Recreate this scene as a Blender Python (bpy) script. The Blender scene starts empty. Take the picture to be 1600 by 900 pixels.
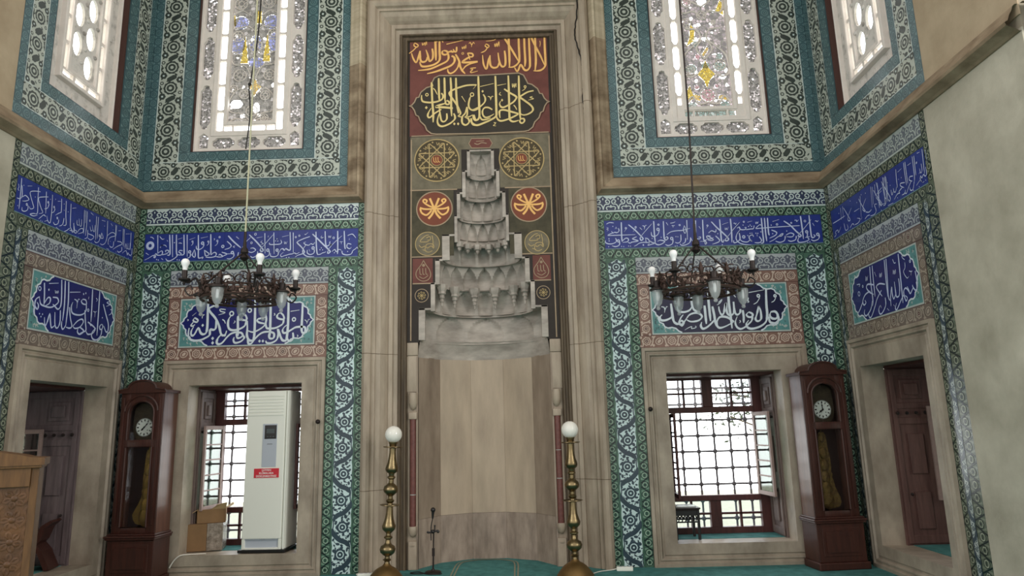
import bpy, bmesh, math, random
from mathutils import Vector, Matrix
R_ = math.radians
pi = math.pi
SC = bpy.context.scene
COL = SC.collection
random.seed(7)

# ------------------------------------------------------------------ camera
cam = bpy.data.cameras.new('camera'); camo = bpy.data.objects.new('camera', cam); COL.objects.link(camo)
cam.sensor_width = 36.0; cam.lens = 1088.37 / 1600 * 36; cam.clip_start = 0.05; cam.clip_end = 300
_r = Vector((0.99951403, 0.01759914, -0.02572871)); _u = Vector((0.0286855, -0.1962609, 0.98013203)); _f = Vector((-0.01219994, 0.98039376, 0.19667036))
M = Matrix((( _r.x, _u.x, -_f.x, 0.4462), (_r.y, _u.y, -_f.y, -7.9115), (_r.z, _u.z, -_f.z, 1.4982), (0, 0, 0, 1)))
camo.matrix_world = M
SC.camera = camo

# ------------------------------------------------------------------ light
SKY = 5.2        # overcast sky and garden behind the mihrab wall
HALL = 1.08       # mean brightness of the lit prayer hall in front of it
w = bpy.data.worlds.new('world'); SC.world = w; w.use_nodes = True
nt = w.node_tree; nt.nodes.clear()
tc = nt.nodes.new('ShaderNodeTexCoord'); sp = nt.nodes.new('ShaderNodeSeparateXYZ'); nt.links.new(tc.outputs['Generated'], sp.inputs[0])
mr = nt.nodes.new('ShaderNodeMapRange'); mr.inputs['From Min'].default_value = 0.0; mr.inputs['From Max'].default_value = 0.3
nt.links.new(sp.outputs['Y'], mr.inputs['Value'])
mx = nt.nodes.new('ShaderNodeMix'); mx.data_type = 'RGBA'
nt.links.new(mr.outputs['Result'], mx.inputs['Factor'])
mx.inputs['A'].default_value = (HALL * 1.05, HALL * 0.99, HALL * 0.93, 1); mx.inputs['B'].default_value = (SKY * 0.97, SKY, SKY * 1.0, 1)
bg = nt.nodes.new('ShaderNodeBackground'); out = nt.nodes.new('ShaderNodeOutputWorld')
nt.links.new(mx.outputs['Result'], bg.inputs['Color']); nt.links.new(bg.outputs[0], out.inputs[0])

def area(name, loc, target, sx, sy, power, color=(1, 1, 1)):
    l = bpy.data.lights.new(name, 'AREA'); l.shape = 'RECTANGLE'; l.size = sx; l.size_y = sy; l.energy = power; l.color = color
    o = bpy.data.objects.new(name, l); COL.objects.link(o); o.location = loc
    o.rotation_euler = (Vector(target) - Vector(loc)).to_track_quat('-Z', 'Y').to_euler(); return o
# high windows of the hall, behind and beside the viewer
area('hall_window_light', (9.5, -9.0, 5.5), (0, 0, 2.4), 2.0, 4.0, 420, (1, 0.98, 0.93))
area('hall_window_light', (-9.0, -11.0, 6.5), (0, 0, 3.0), 2.0, 4.0, 300, (0.97, 1, 1))

SC.view_settings.view_transform = 'Standard'; SC.view_settings.look = 'None'
SC.view_settings.exposure = 0.0; SC.view_settings.gamma = 1.0; SC.view_settings.use_curve_mapping = False
SC.cycles.use_denoising = True; SC.cycles.max_bounces = 7; SC.cycles.diffuse_bounces = 4; SC.cycles.transparent_max_bounces = 16

# ------------------------------------------------------------------ materials
def lin(c): c /= 255.0; return c / 12.92 if c <= 0.04045 else ((c + 0.055) / 1.055) ** 2.4
K = 1.22
def S(r, g, b, k=None):
    k = K if k is None else k
    return tuple(min(0.9, lin(x) * k) for x in (r, g, b)) + (1,)
def mat(name, col, rough=0.6, metal=0.0, var=0.0, scale=6.0, stretch=(1, 1, 1), bump=0.0, col2=None, detail=5.0, spec=None, contrast=(0.3, 0.7), trans=0.0, bscale=None):
    m = bpy.data.materials.new(name); m.use_nodes = True
    n = m.node_tree; b = n.nodes['Principled BSDF']
    b.inputs['Base Color'].default_value = col; b.inputs['Roughness'].default_value = rough; b.inputs['Metallic'].default_value = metal
    if spec is not None: b.inputs['Specular IOR Level'].default_value = spec
    if trans: b.inputs['Transmission Weight'].default_value = trans
    m.diffuse_color = col
    if var or col2 or bump:
        t = n.nodes.new('ShaderNodeTexCoord'); mp = n.nodes.new('ShaderNodeMapping'); mp.inputs['Scale'].default_value = stretch
        n.links.new(t.outputs['Object'], mp.inputs['Vector'])
        nz = n.nodes.new('ShaderNodeTexNoise'); nz.inputs['Scale'].default_value = scale; nz.inputs['Detail'].default_value = detail
        nz.inputs['Roughness'].default_value = 0.6
        n.links.new(mp.outputs[0], nz.inputs['Vector'])
        if var or col2:
            cr = n.nodes.new('ShaderNodeValToRGB'); n.links.new(nz.outputs['Fac'], cr.inputs[0])
            c2 = col2 or tuple(x * (1 + var) for x in col[:3]) + (1,)
            c1 = col if col2 else tuple(x * (1 - var) for x in col[:3]) + (1,)
            cr.color_ramp.elements[0].position = contrast[0]; cr.color_ramp.elements[1].position = contrast[1]
            cr.color_ramp.elements[0].color = c1; cr.color_ramp.elements[1].color = c2
            n.links.new(cr.outputs[0], b.inputs['Base Color'])
        if bump:
            nb = nz
            if bscale:
                nb = n.nodes.new('ShaderNodeTexNoise'); nb.inputs['Scale'].default_value = bscale; nb.inputs['Detail'].default_value = 4
                n.links.new(mp.outputs[0], nb.inputs['Vector'])
            bp = n.nodes.new('ShaderNodeBump'); bp.inputs['Strength'].default_value = bump; bp.inputs['Distance'].default_value = 0.02
            n.links.new(nb.outputs['Fac'], bp.inputs['Height']); n.links.new(bp.outputs[0], b.inputs['Normal'])
    return m
def glaze(name, col, var=0.18): return mat(name, col, 0.22, var=var, scale=9.0, spec=0.45)

MT = {}
MT['marble'] = mat('marble', S(126, 112, 97), 0.5, col2=S(172, 158, 140), scale=2.2, stretch=(2.6, 2.6, 0.7), bump=0.05, detail=7, contrast=(0.25, 0.7))
MT['marble_frame'] = mat('marble_frame', S(116, 105, 92), 0.5, col2=S(165, 153, 137), scale=2.6, stretch=(1.4, 1.4, 0.8), bump=0.06, detail=8, contrast=(0.28, 0.66))
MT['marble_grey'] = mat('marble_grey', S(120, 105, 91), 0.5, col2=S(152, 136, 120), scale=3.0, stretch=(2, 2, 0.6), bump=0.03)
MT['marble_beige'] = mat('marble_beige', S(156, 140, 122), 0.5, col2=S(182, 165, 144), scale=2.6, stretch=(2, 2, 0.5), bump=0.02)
MT['marble_dado'] = mat('marble_dado', S(120, 106, 95), 0.5, col2=S(160, 144, 130), scale=5.0, stretch=(2.5, 2.5, 0.7), bump=0.03)
MT['marble_hood'] = mat('marble_hood', S(124, 116, 108), 0.6, col2=S(186, 177, 167), scale=3.2, stretch=(1, 1, 2.6), bump=0.05, contrast=(0.25, 0.75))
MT['cornice'] = mat('cornice_stone', S(98, 80, 60), 0.7, col2=S(160, 142, 118), scale=2.4, stretch=(1.2, 1.2, 2.5), bump=0.12, detail=8)
MT['cornice_clean'] = mat('cornice_stone_clean', S(160, 146, 122), 0.7, col2=S(186, 173, 150), scale=3.0, stretch=(0.8, 0.8, 6), bump=0.1)
MT['plaster'] = mat('stone_plaster', S(146, 140, 124), 0.9, col2=S(190, 184, 168), scale=1.5, detail=10, bump=0.35, bscale=11)
MT['plaster_warm'] = mat('stone_plaster_warm', S(148, 130, 106), 0.9, col2=S(180, 163, 138), scale=1.6, detail=9, bump=0.2, bscale=14)
MT['shell'] = mat('wall_shell', S(150, 142, 125), 0.9, var=0.1, scale=2)
MT['frame_dark'] = mat('stained_frame', S(66, 54, 42), 0.6, col2=S(98, 84, 66), scale=5, stretch=(4, 4, 0.6), bump=0.05)
MT['joint'] = mat('stone_joint', S(92, 78, 62), 0.9); MT['porphyry'] = mat('porphyry', S(88, 50, 46), 0.35, col2=S(112, 68, 62), scale=30)
MT['carpet'] = mat('carpet', S(42, 96, 96), 0.95, col2=S(70, 130, 126), scale=9, detail=8, bump=0.3, bscale=180)
MT['carpet_line'] = mat('carpet_line', S(128, 128, 108), 0.95, var=0.25, scale=40)
# tiles
MT['green'] = glaze('tile_green', S(68, 98, 82)); MT['green_lt'] = glaze('tile_green_light', S(112, 142, 122)); MT['green_dk'] = glaze('tile_green_dark', S(22, 36, 36))
MT['ring'] = glaze('tile_ring', S(152, 176, 156), 0.12)
MT['white'] = glaze('tile_white', S(188, 200, 198), 0.1); MT['navy'] = glaze('tile_navy', S(52, 60, 84)); MT['greyblue'] = glaze('tile_grey_blue', S(98, 104, 112))
MT['pale'] = glaze('tile_pale', S(168, 176, 172), 0.12)
MT['cobalt'] = glaze('tile_cobalt', S(34, 50, 124), 0.14); MT['deep'] = glaze('tile_deep_blue', S(18, 26, 94), 0.14); MT['ink'] = glaze('tile_ink_blue', S(18, 22, 56), 0.14)
MT['letter'] = glaze('tile_letter', S(182, 192, 222), 0.06); MT['letter_w'] = glaze('tile_letter_white', S(198, 208, 216), 0.06)
MT['red'] = glaze('tile_red', S(120, 92, 82)); MT['red_dk'] = glaze('tile_red_dark', S(74, 44, 42)); MT['pink'] = glaze('tile_pink', S(182, 164, 150), 0.1)
MT['slate'] = glaze('tile_slate', S(50, 64, 74)); MT['vine_white'] = glaze('tile_vine_white', S(186, 206, 206), 0.08)
MT['sage'] = glaze('tile_sage', S(172, 178, 168), 0.1); MT['olive'] = glaze('tile_olive', S(54, 62, 58)); MT['teal'] = glaze('tile_teal', S(66, 92, 97), 0.22)
MT['teal_lt'] = glaze('tile_teal_light', S(98, 126, 128)); MT['teal_dk'] = glaze('tile_teal_dark', S(34, 60, 68)); MT['aqua'] = glaze('tile_aqua', S(84, 132, 132))
# mihrab paint
MT['p_red'] = mat('paint_red', S(90, 48, 42), 0.7, col2=S(112, 64, 56), scale=4); MT['p_dark'] = mat('paint_dark', S(48, 42, 34), 0.7, var=0.15)
MT['p_khaki'] = mat('paint_khaki', S(88, 82, 66), 0.75, col2=S(116, 108, 90), scale=7); MT['p_green'] = mat('paint_dark_green', S(52, 48, 34), 0.75, col2=S(78, 72, 54), scale=8)
MT['p_black'] = mat('paint_black', S(40, 33, 28), 0.7, var=0.2); MT['gold'] = mat('paint_gold', S(222, 172, 100), 0.5, var=0.1); MT['gold_pale'] = mat('paint_gold_pale', S(208, 186, 124), 0.5, var=0.1)
MT['gold_dull'] = mat('paint_gold_dull', S(164, 142, 96), 0.6, var=0.15); MT['p_olive'] = mat('paint_olive', S(66, 56, 36), 0.7, var=0.2); MT['p_line'] = mat('paint_line', S(150, 130, 106), 0.7, var=0.15)
MT['p_rust'] = mat('paint_rust', S(112, 58, 40), 0.7, var=0.1)
# others
MT['brass'] = mat('brass', S(122, 108, 80), 0.34, 1.0, var=0.35, scale=12); MT['brass_base'] = mat('brass_base', S(120, 96, 60), 0.45, 0.9, var=0.25)
MT['globe'] = mat('opal_glass', S(222, 220, 212), 0.12)
MT['iron'] = mat('black_iron', S(38, 30, 28), 0.5, 0.4, var=0.3, scale=20); MT['grille'] = mat('grey_iron', S(92, 88, 92), 0.6, 0.2, var=0.2, scale=20); MT['rust'] = mat('rusty_bronze', S(58, 42, 36), 0.55, 0.4, var=0.4, scale=14)
MT['bulb'] = mat('led_bulb', S(232, 234, 230), 0.25); MT['bulb_base'] = mat('bulb_base', S(176, 180, 180), 0.4)
MT['clock_wood'] = mat('mahogany', S(48, 25, 20), 0.4, col2=S(68, 36, 28), scale=5, stretch=(8, 8, 0.7)); MT['clock_in'] = mat('clock_interior', S(44, 24, 18), 0.6)
MT['clock_side'] = mat('mahogany_side', S(70, 42, 32), 0.28, col2=S(96, 62, 48), scale=4, stretch=(8, 8, 0.5))
MT['clock_brass'] = mat('embossed_brass', S(140, 112, 62), 0.4, 0.6, col2=S(96, 72, 38), scale=26, bump=0.8); MT['clock_gold'] = mat('pendulum_brass', S(164, 130, 62), 0.35, 0.6, var=0.25, scale=12, bump=0.3)
MT['dial_plate'] = mat('dial_plate', S(70, 58, 42), 0.45, 0.3, col2=S(50, 42, 32), scale=22, bump=0.5); MT['dial'] = mat('clock_dial', S(226, 226, 220), 0.4); MT['black'] = mat('black_enamel', S(22, 20, 20), 0.4)
MT['win_wood'] = mat('window_wood', S(60, 28, 26), 0.5, col2=S(82, 42, 38), scale=4, stretch=(6, 6, 0.8)); MT['win_wood_lt'] = mat('casement_wood', S(132, 112, 106), 0.55, var=0.15, scale=6)
MT['shutter'] = mat('shutter_wood', S(84, 70, 66), 0.6, col2=S(110, 94, 88), scale=4, stretch=(6, 6, 0.6)); MT['shutter_side'] = mat('shutter_wood_violet', S(78, 66, 68), 0.65, col2=S(104, 90, 92), scale=5, stretch=(5, 5, 0.6))
MT['shutter_brown'] = mat('shutter_wood_brown', S(72, 48, 44), 0.6, col2=S(98, 70, 64), scale=5, stretch=(5, 5, 0.6))
MT['plastic'] = mat('white_plastic', S(222, 224, 214), 0.35); MT['plastic_grey'] = mat('grey_plastic', S(172, 178, 188), 0.35); MT['dark_grey'] = mat('dark_grey', S(70, 72, 70), 0.5)
MT['screen'] = mat('dark_display', S(24, 26, 28), 0.15); MT['screen_lcd'] = mat('display_lcd', S(70, 78, 80), 0.3); MT['sticker'] = mat('red_sticker', S(196, 44, 58), 0.4); MT['paper'] = mat('white_print', S(228, 214, 212), 0.5)
MT['card'] = mat('cardboard', S(120, 92, 62), 0.85, var=0.12, scale=5); MT['card_lt'] = mat('cardboard_inner', S(168, 142, 104), 0.85, var=0.1); MT['wrap'] = mat('plastic_wrap', S(150, 140, 128), 0.2, col2=S(96, 84, 72), scale=22, bump=0.6)
MT['carved'] = mat('carved_wood', S(64, 40, 20), 0.5, col2=S(98, 64, 32), scale=9, bump=0.3); MT['carved_lt'] = mat('carved_wood_edge', S(78, 52, 26), 0.6, col2=S(104, 72, 38), scale=6, stretch=(6, 6, 0.8))
MT['plaster_win'] = mat('window_plaster', (0.86, 0.79, 0.735, 1), 0.8, var=0.06, scale=8); MT['plaster_old'] = mat('window_plaster_old', (0.78, 0.735, 0.69, 1), 0.85, col2=(0.44, 0.41, 0.375, 1), scale=9, bump=0.5, contrast=(0.5, 0.7))
MT['jamb'] = mat('red_jamb', S(64, 38, 32), 0.6)
MT['cable'] = mat('pale_cable', S(170, 168, 140), 0.5); MT['white_cable'] = mat('white_cable', S(210, 206, 196), 0.5)

def glass(name, stops, scale=60, tr=0.75, base=(0.5, 0.48, 0.46, 1), gloss=0.05, rough_mix=0.5):
    """leaded glass: every little cell has its own tint and its own clearness, dull lead between"""
    m = bpy.data.materials.new(name); m.use_nodes = True; n = m.node_tree; n.nodes.clear(); N = n.nodes.new; L = n.links.new
    t = N('ShaderNodeTexCoord'); v = N('ShaderNodeTexVoronoi'); v.inputs['Scale'].default_value = scale; L(t.outputs['Object'], v.inputs['Vector'])
    sx = N('ShaderNodeSeparateColor'); L(v.outputs['Color'], sx.inputs[0])
    cr = N('ShaderNodeValToRGB'); cr.color_ramp.interpolation = 'CONSTANT'; L(sx.outputs[0], cr.inputs[0])
    e = cr.color_ramp.elements
    while len(e) < len(stops): e.new(0.5)
    for q, (p, c) in zip(e, stops): q.position = p; q.color = c + (1,)
    ve = N('ShaderNodeTexVoronoi'); ve.feature = 'DISTANCE_TO_EDGE'; ve.inputs['Scale'].default_value = scale; L(t.outputs['Object'], ve.inputs['Vector'])
    gt = N('ShaderNodeMath'); gt.operation = 'GREATER_THAN'; gt.inputs[1].default_value = 0.09; L(ve.outputs['Distance'], gt.inputs[0])
    mt_ = N('ShaderNodeMath'); mt_.operation = 'MULTIPLY'; mt_.inputs[1].default_value = tr; L(gt.outputs[0], mt_.inputs[0])
    tr_ = N('ShaderNodeBsdfTransparent'); L(cr.outputs[0], tr_.inputs[0])
    df = N('ShaderNodeBsdfPrincipled'); df.inputs['Base Color'].default_value = base; df.inputs['Roughness'].default_value = 0.25
    mx = N('ShaderNodeMixShader'); L(mt_.outputs[0], mx.inputs[0]); L(df.outputs[0], mx.inputs[1]); L(tr_.outputs[0], mx.inputs[2])
    o = N('ShaderNodeOutputMaterial'); L(mx.outputs[0], o.inputs[0]); return m
def clear(name, col=(0.95, 0.97, 1.0), a=0.92, gl=0.06):
    m = bpy.data.materials.new(name); m.use_nodes = True; n = m.node_tree; n.nodes.clear(); N = n.nodes.new; L = n.links.new
    t = N('ShaderNodeBsdfTransparent'); t.inputs[0].default_value = col + (1,)
    g = N('ShaderNodeBsdfGlossy'); g.inputs['Roughness'].default_value = 0.05; g.inputs[0].default_value = (0.9, 0.9, 0.9, 1)
    mx = N('ShaderNodeMixShader'); mx.inputs[0].default_value = 1 - a; L(t.outputs[0], mx.inputs[1]); L(g.outputs[0], mx.inputs[2])
    o = N('ShaderNodeOutputMaterial'); L(mx.outputs[0], o.inputs[0]); return m
MT['clear'] = clear('clear_glass')
def frosted(name):
    m = bpy.data.materials.new(name); m.use_nodes = True; n = m.node_tree; n.nodes.clear(); N = n.nodes.new; L = n.links.new
    t = N('ShaderNodeBsdfTransparent'); t.inputs[0].default_value = (0.92, 0.94, 0.95, 1); p = N('ShaderNodeBsdfPrincipled'); p.inputs['Base Color'].default_value = (0.62, 0.64, 0.64, 1); p.inputs['Roughness'].default_value = 0.12
    mx = N('ShaderNodeMixShader'); mx.inputs[0].default_value = 0.36; L(t.outputs[0], mx.inputs[1]); L(p.outputs[0], mx.inputs[2]); o = N('ShaderNodeOutputMaterial'); L(mx.outputs[0], o.inputs[0]); return m
MT['lamp_glass'] = frosted('lamp_glass')
MT['case_glass'] = clear('case_glass', (0.93, 0.95, 0.94), 0.95)
MT['pane_reflection'] = clear('pane_reflection', (0.62, 0.72, 0.66), 0.85)  # green put into the glass for foliage reflected in the opened leaf
g_ = lambda *a: tuple(x for x in a)
MT['glass_band'] = glass('sparkling_glass', [(0, (.02, .018, .018)), (.35, (.05, .045, .043)), (.62, (.10, .09, .088)), (.82, (.24, .21, .21)), (.94, (.7, .66, .68))], 42)
MT['glass_grey'] = glass('grey_glass', [(0, (.036, .033, .030)), (.35, (.060, .055, .050)), (.62, (.088, .080, .072)), (.86, (.135, .122, .115)), (.965, (.6, .57, .54))], 24)
MT['glass_pink'] = glass('violet_glass', [(0, (.050, .044, .045)), (.3, (.085, .072, .076)), (.55, (.125, .102, .106)), (.8, (.19, .155, .16)), (.93, (.7, .62, .62))], 24)
MT['glass_blue'] = glass('blue_glass', [(0, (.05, .055, .11)), (.4, (.08, .085, .17)), (.8, (.13, .135, .25)), (.96, (.7, .7, .8))], 24)
MT['glass_green'] = glass('green_glass', [(0, (.05, .075, .066)), (.4, (.08, .105, .095)), (.8, (.13, .15, .14))], 24)
MT['glass_gold'] = glass('gold_glass', [(0, (.19, .125, .012)), (.5, (.22, .155, .02)), (.8, (.26, .2, .05))], 44, base=(.62, .5, .2, 1))
MT['glass_rose'] = glass('rose_glass', [(0, (.15, .07, .08)), (.5, (.2, .11, .125)), (.8, (.28, .2, .22))], 44)
MT['glass_amber'] = glass('amber_glass', [(0, (.2, .12, .015)), (.5, (.23, .145, .03)), (.8, (.27, .2, .08))], 44)

# ------------------------------------------------------------------ object helpers
def thing(name, label, cat, loc=(0, 0, 0), rotz=0.0, group=None, parent=None):
    o = bpy.data.objects.new(name, None); COL.objects.link(o); o.location = loc; o.rotation_euler = (0, 0, rotz); o.empty_display_size = 0.1
    if label: o['label'] = label
    if cat: o['category'] = cat
    if group: o['group'] = group
    if parent: o.parent = parent
    return o
def tag(o, label=None, cat=None, group=None, kind=None):
    for k, v in (('label', label), ('category', cat), ('group', group), ('kind', kind)):
        if v: o[k] = v
    return o
def absloc(o):
    v = Vector((0, 0, 0))
    while o: v += o.location; o = o.parent
    return v
def copy_tree(o, parent=None):
    c = o.copy(); COL.objects.link(c)
    if parent: c.parent = parent
    for ch in list(o.children): copy_tree(ch, c)
    return c
class Wl:
    """a wall: point (u along it, v up, h out into the room)"""
    def __init__(s, O, U, V, N): s.O, s.U, s.V, s.N = Vector(O), Vector(U), Vector(V), Vector(N)
    def __call__(s, u, v, h=0.0): return s.O + s.U * u + s.V * v + s.N * h
class MB:
    def __init__(s): s.v = []; s.f = []; s.m = []; s.sm = []
    def add(s, vs, fs, mi=0, smooth=False):
        b = len(s.v); s.v.extend(Vector(p) for p in vs)
        for f in fs: s.f.append(tuple(i + b for i in f)); s.m.append(mi); s.sm.append(smooth)
    def box(s, x0, x1, y0, y1, z0, z1, mi=0, W=None, bev=0.0):
        if x0 > x1: x0, x1 = x1, x0
        if y0 > y1: y0, y1 = y1, y0
        if z0 > z1: z0, z1 = z1, z0
        if bev > 0:
            b = min(bev, (x1 - x0) / 3, (y1 - y0) / 3, (z1 - z0) / 3); xs, ys, zs = (x0, x1), (y0, y1), (z0, z1)
            bm = bmesh.new(); bmesh.ops.create_cube(bm, size=1.0)
            for q in bm.verts: q.co = Vector((x0 if q.co.x < 0 else x1, y0 if q.co.y < 0 else y1, z0 if q.co.z < 0 else z1))
            bmesh.ops.bevel(bm, geom=bm.edges[:], offset=b, segments=2, affect='EDGES', profile=0.5)
            bm.verts.index_update()
            P = [q.co.copy() for q in bm.verts]; F = [[q.index for q in f.verts] for f in bm.faces]; bm.free()
            if W: P = [W(*p) for p in P]
            s.add(P, F, mi); return
        P = [(x0, y0, z0), (x1, y0, z0), (x1, y1, z0), (x0, y1, z0), (x0, y0, z1), (x1, y0, z1), (x1, y1, z1), (x0, y1, z1)]
        if W: P = [W(*p) for p in P]
        s.add(P, [(0, 3, 2, 1), (4, 5, 6, 7), (0, 1, 5, 4), (1, 2, 6, 5), (2, 3, 7, 6), (3, 0, 4, 7)], mi)
    def poly(s, pts, mi=0): s.add(pts, [tuple(range(len(pts)))], mi)
    def prism(s, pts, W, h0, h1, mi=0):
        """outline (u, v) given thickness between h0 and h1"""
        n = len(pts); P = [W(u, v, h0) for u, v in pts] + [W(u, v, h1) for u, v in pts]
        s.add(P, [tuple(range(n))[::-1], tuple(range(n, 2 * n))] + [(i, (i + 1) % n, n + (i + 1) % n, n + i) for i in range(n)], mi)
    def tube(s, pts, r, seg=8, mi=0, closed=False, cap=True):
        pts = [Vector(p) for p in pts]; n = len(pts); rr = r if isinstance(r, (list, tuple)) else [r] * n
        vs = []; up = None
        for i, p in enumerate(pts):
            a = pts[i - 1] if (i or closed) else p; b = pts[(i + 1) % n] if (i < n - 1 or closed) else p
            t = (b - a); t = t.normalized() if t.length > 1e-9 else Vector((0, 0, 1))
            if up is None: up = Vector((0, 0, 1)) if abs(t.z) < 0.9 else Vector((1, 0, 0))
            x = t.cross(up)
            if x.length < 1e-6: x = t.orthogonal()
            x.normalize(); y = x.cross(t).normalized(); up = y
            for k in range(seg): an = 2 * pi * k / seg; vs.append(p + (x * math.cos(an) + y * math.sin(an)) * rr[i])
        fs = []
        for i in range(n if closed else n - 1):
            j = (i + 1) % n
            for k in range(seg): k2 = (k + 1) % seg; fs.append((i * seg + k, i * seg + k2, j * seg + k2, j * seg + k))
        s.add(vs, fs, mi, True)
        if cap and not closed:
            s.add(vs[:seg], [tuple(range(seg))], mi); s.add(vs[-seg:], [tuple(range(seg))[::-1]], mi)
    def lathe(s, prof, c=(0, 0, 0), seg=24, mi=0, a0=0.0, a1=2 * pi):
        c = Vector(c); full = abs(a1 - a0 - 2 * pi) < 1e-6; n = seg if full else seg + 1; vs = []
        for r, z in prof:
            for k in range(n): an = a0 + (a1 - a0) * k / seg; vs.append(c + Vector((r * math.cos(an), r * math.sin(an), z)))
        fs = []
        for i in range(len(prof) - 1):
            for k in range(seg): k2 = (k + 1) % n; fs.append((i * n + k, i * n + k2, (i + 1) * n + k2, (i + 1) * n + k))
        s.add(vs, fs, mi, True)
    def ball(s, c, r, seg=12, mi=0, sz=1.0):
        m_ = max(4, seg // 2); s.lathe([(max(1e-4, r * math.sin(pi * i / m_)), -r * sz * math.cos(pi * i / m_)) for i in range(m_ + 1)], c, seg, mi)
    def sweep(s, path, prof, W, mi=0, closed=False, smooth=False):
        """profile (inset to the left of the path, height) run along a 2-D path with mitres"""
        n = len(path); P = [Vector(p) for p in path]; D = []
        for i in range(n):
            a = (P[i] - P[i - 1]).normalized() if (i or closed) else None; b = (P[(i + 1) % n] - P[i]).normalized() if (i < n - 1 or closed) else None
            if a is None: a = b
            if b is None: b = a
            na = Vector((-a.y, a.x)); nb = Vector((-b.y, b.x)); k = na + nb; k = k / max(1e-6, (1 + na.dot(nb))); D.append(k)
        m_ = len(prof); vs = []
        for i in range(n):
            for o, h in prof: q = P[i] + D[i] * o; vs.append(W(q.x, q.y, h))
        fs = []
        for i in range(n if closed else n - 1):
            j = (i + 1) % n
            for k in range(m_ - 1): fs.append((i * m_ + k, j * m_ + k, j * m_ + k + 1, i * m_ + k + 1))
        s.add(vs, fs, mi, smooth)
    def build(s, name, mats, parent=None, world=True, sharp=40):
        me = bpy.data.meshes.new(name); off = absloc(parent) if (parent and world) else Vector((0, 0, 0))
        me.from_pydata([tuple(p - off) for p in s.v], [], s.f)
        if not isinstance(mats, (list, tuple)): mats = [mats]
        for q in mats: me.materials.append(MT[q] if isinstance(q, str) else q)
        me.polygons.foreach_set('material_index', s.m); me.polygons.foreach_set('use_smooth', s.sm); me.update()
        if any(s.sm): me.set_sharp_from_angle(angle=R_(sharp))
        o = bpy.data.objects.new(name, me); COL.objects.link(o)
        if parent: o.parent = parent
        return o

def smoothpts(pts, k=4, closed=False):
    P = [Vector(p) for p in pts]; n = len(P)
    if n < 3: return P
    o = []
    for i in range(n if closed else n - 1):
        p0 = P[i - 1] if (i or closed) else P[0]; p1 = P[i]; p2 = P[(i + 1) % n]; p3 = P[(i + 2) % n] if (closed or i + 2 < n) else P[-1]
        for q in range(k):
            t = q / k
            o.append(0.5 * ((2 * p1) + (p2 - p0) * t + (2 * p0 - 5 * p1 + 4 * p2 - p3) * t * t + (3 * p1 - p0 - 3 * p2 + p3) * t ** 3))
    if not closed: o.append(P[-1])
    return o
class Pat(MB):
    """flat inlay on a wall, each layer a hair above the last"""
    def __init__(s, W, base=0.012): MB.__init__(s); s.W = W; s.b = base; s.k = 0
    def lift(s): s.k = (s.k + 1) % 40; return s.k * 1e-5
    def P(s, pts, mi, ly=1):
        h = s.b + ly * 0.0007 + s.lift(); s.add([s.W(u, v, h) for u, v in pts], [tuple(range(len(pts)))], mi)
    def disc(s, c, r, mi, ly=1, n=10, ry=None, rot=0.0):
        ry = ry or r; ca, sa = math.cos(rot), math.sin(rot); q = []
        for k in range(n):
            x = r * math.cos(2 * pi * k / n); y = ry * math.sin(2 * pi * k / n); q.append((c[0] + x * ca - y * sa, c[1] + x * sa + y * ca))
        s.P(q, mi, ly)
    def flower(s, c, r, mi, ly=1, n=8, d=0.18):
        s.P([(c[0] + r * (1 - d * (k % 2)) * math.cos(pi * k / n), c[1] + r * (1 - d * (k % 2)) * math.sin(pi * k / n)) for k in range(2 * n)], mi, ly)
    def ribbon(s, pts, wd, mi, ly=1, taper=(1, 1), closed=False, sm=4, nib=0.0):
        q = smoothpts(pts, sm, closed) if sm else [Vector(p) for p in pts]
        n = len(q); h = s.b + ly * 0.0007 + s.lift(); vs = []
        for i in range(n):
            a = q[i - 1] if (i or closed) else q[0]; b = q[(i + 1) % n] if (i < n - 1 or closed) else q[-1]
            t = b - a
            if t.length < 1e-9: t = Vector((1, 0))
            t.normalize(); nn = Vector((-t.y, t.x)); f = i / max(1, n - 1)
            k = 1.0
            if not closed: k = taper[0] + (1 - taper[0]) * min(1, f / 0.15) if f < 0.5 else taper[1] + (1 - taper[1]) * min(1, (1 - f) / 0.25)
            if nib: k *= 1 - nib * (0.5 + 0.5 * (t.x * 0.5 + t.y * 0.866) ** 2 * 2 - 0.5) if abs(t.y) < 0.95 else 1.0
            vs += [s.W(*(q[i] + nn * wd * k / 2), h), s.W(*(q[i] - nn * wd * k / 2), h)]
        s.add(vs, [(2 * i, 2 * i + 1, (2 * i + 3) % (2 * n), (2 * i + 2) % (2 * n)) for i in range(n if closed else n - 1)], mi)

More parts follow.
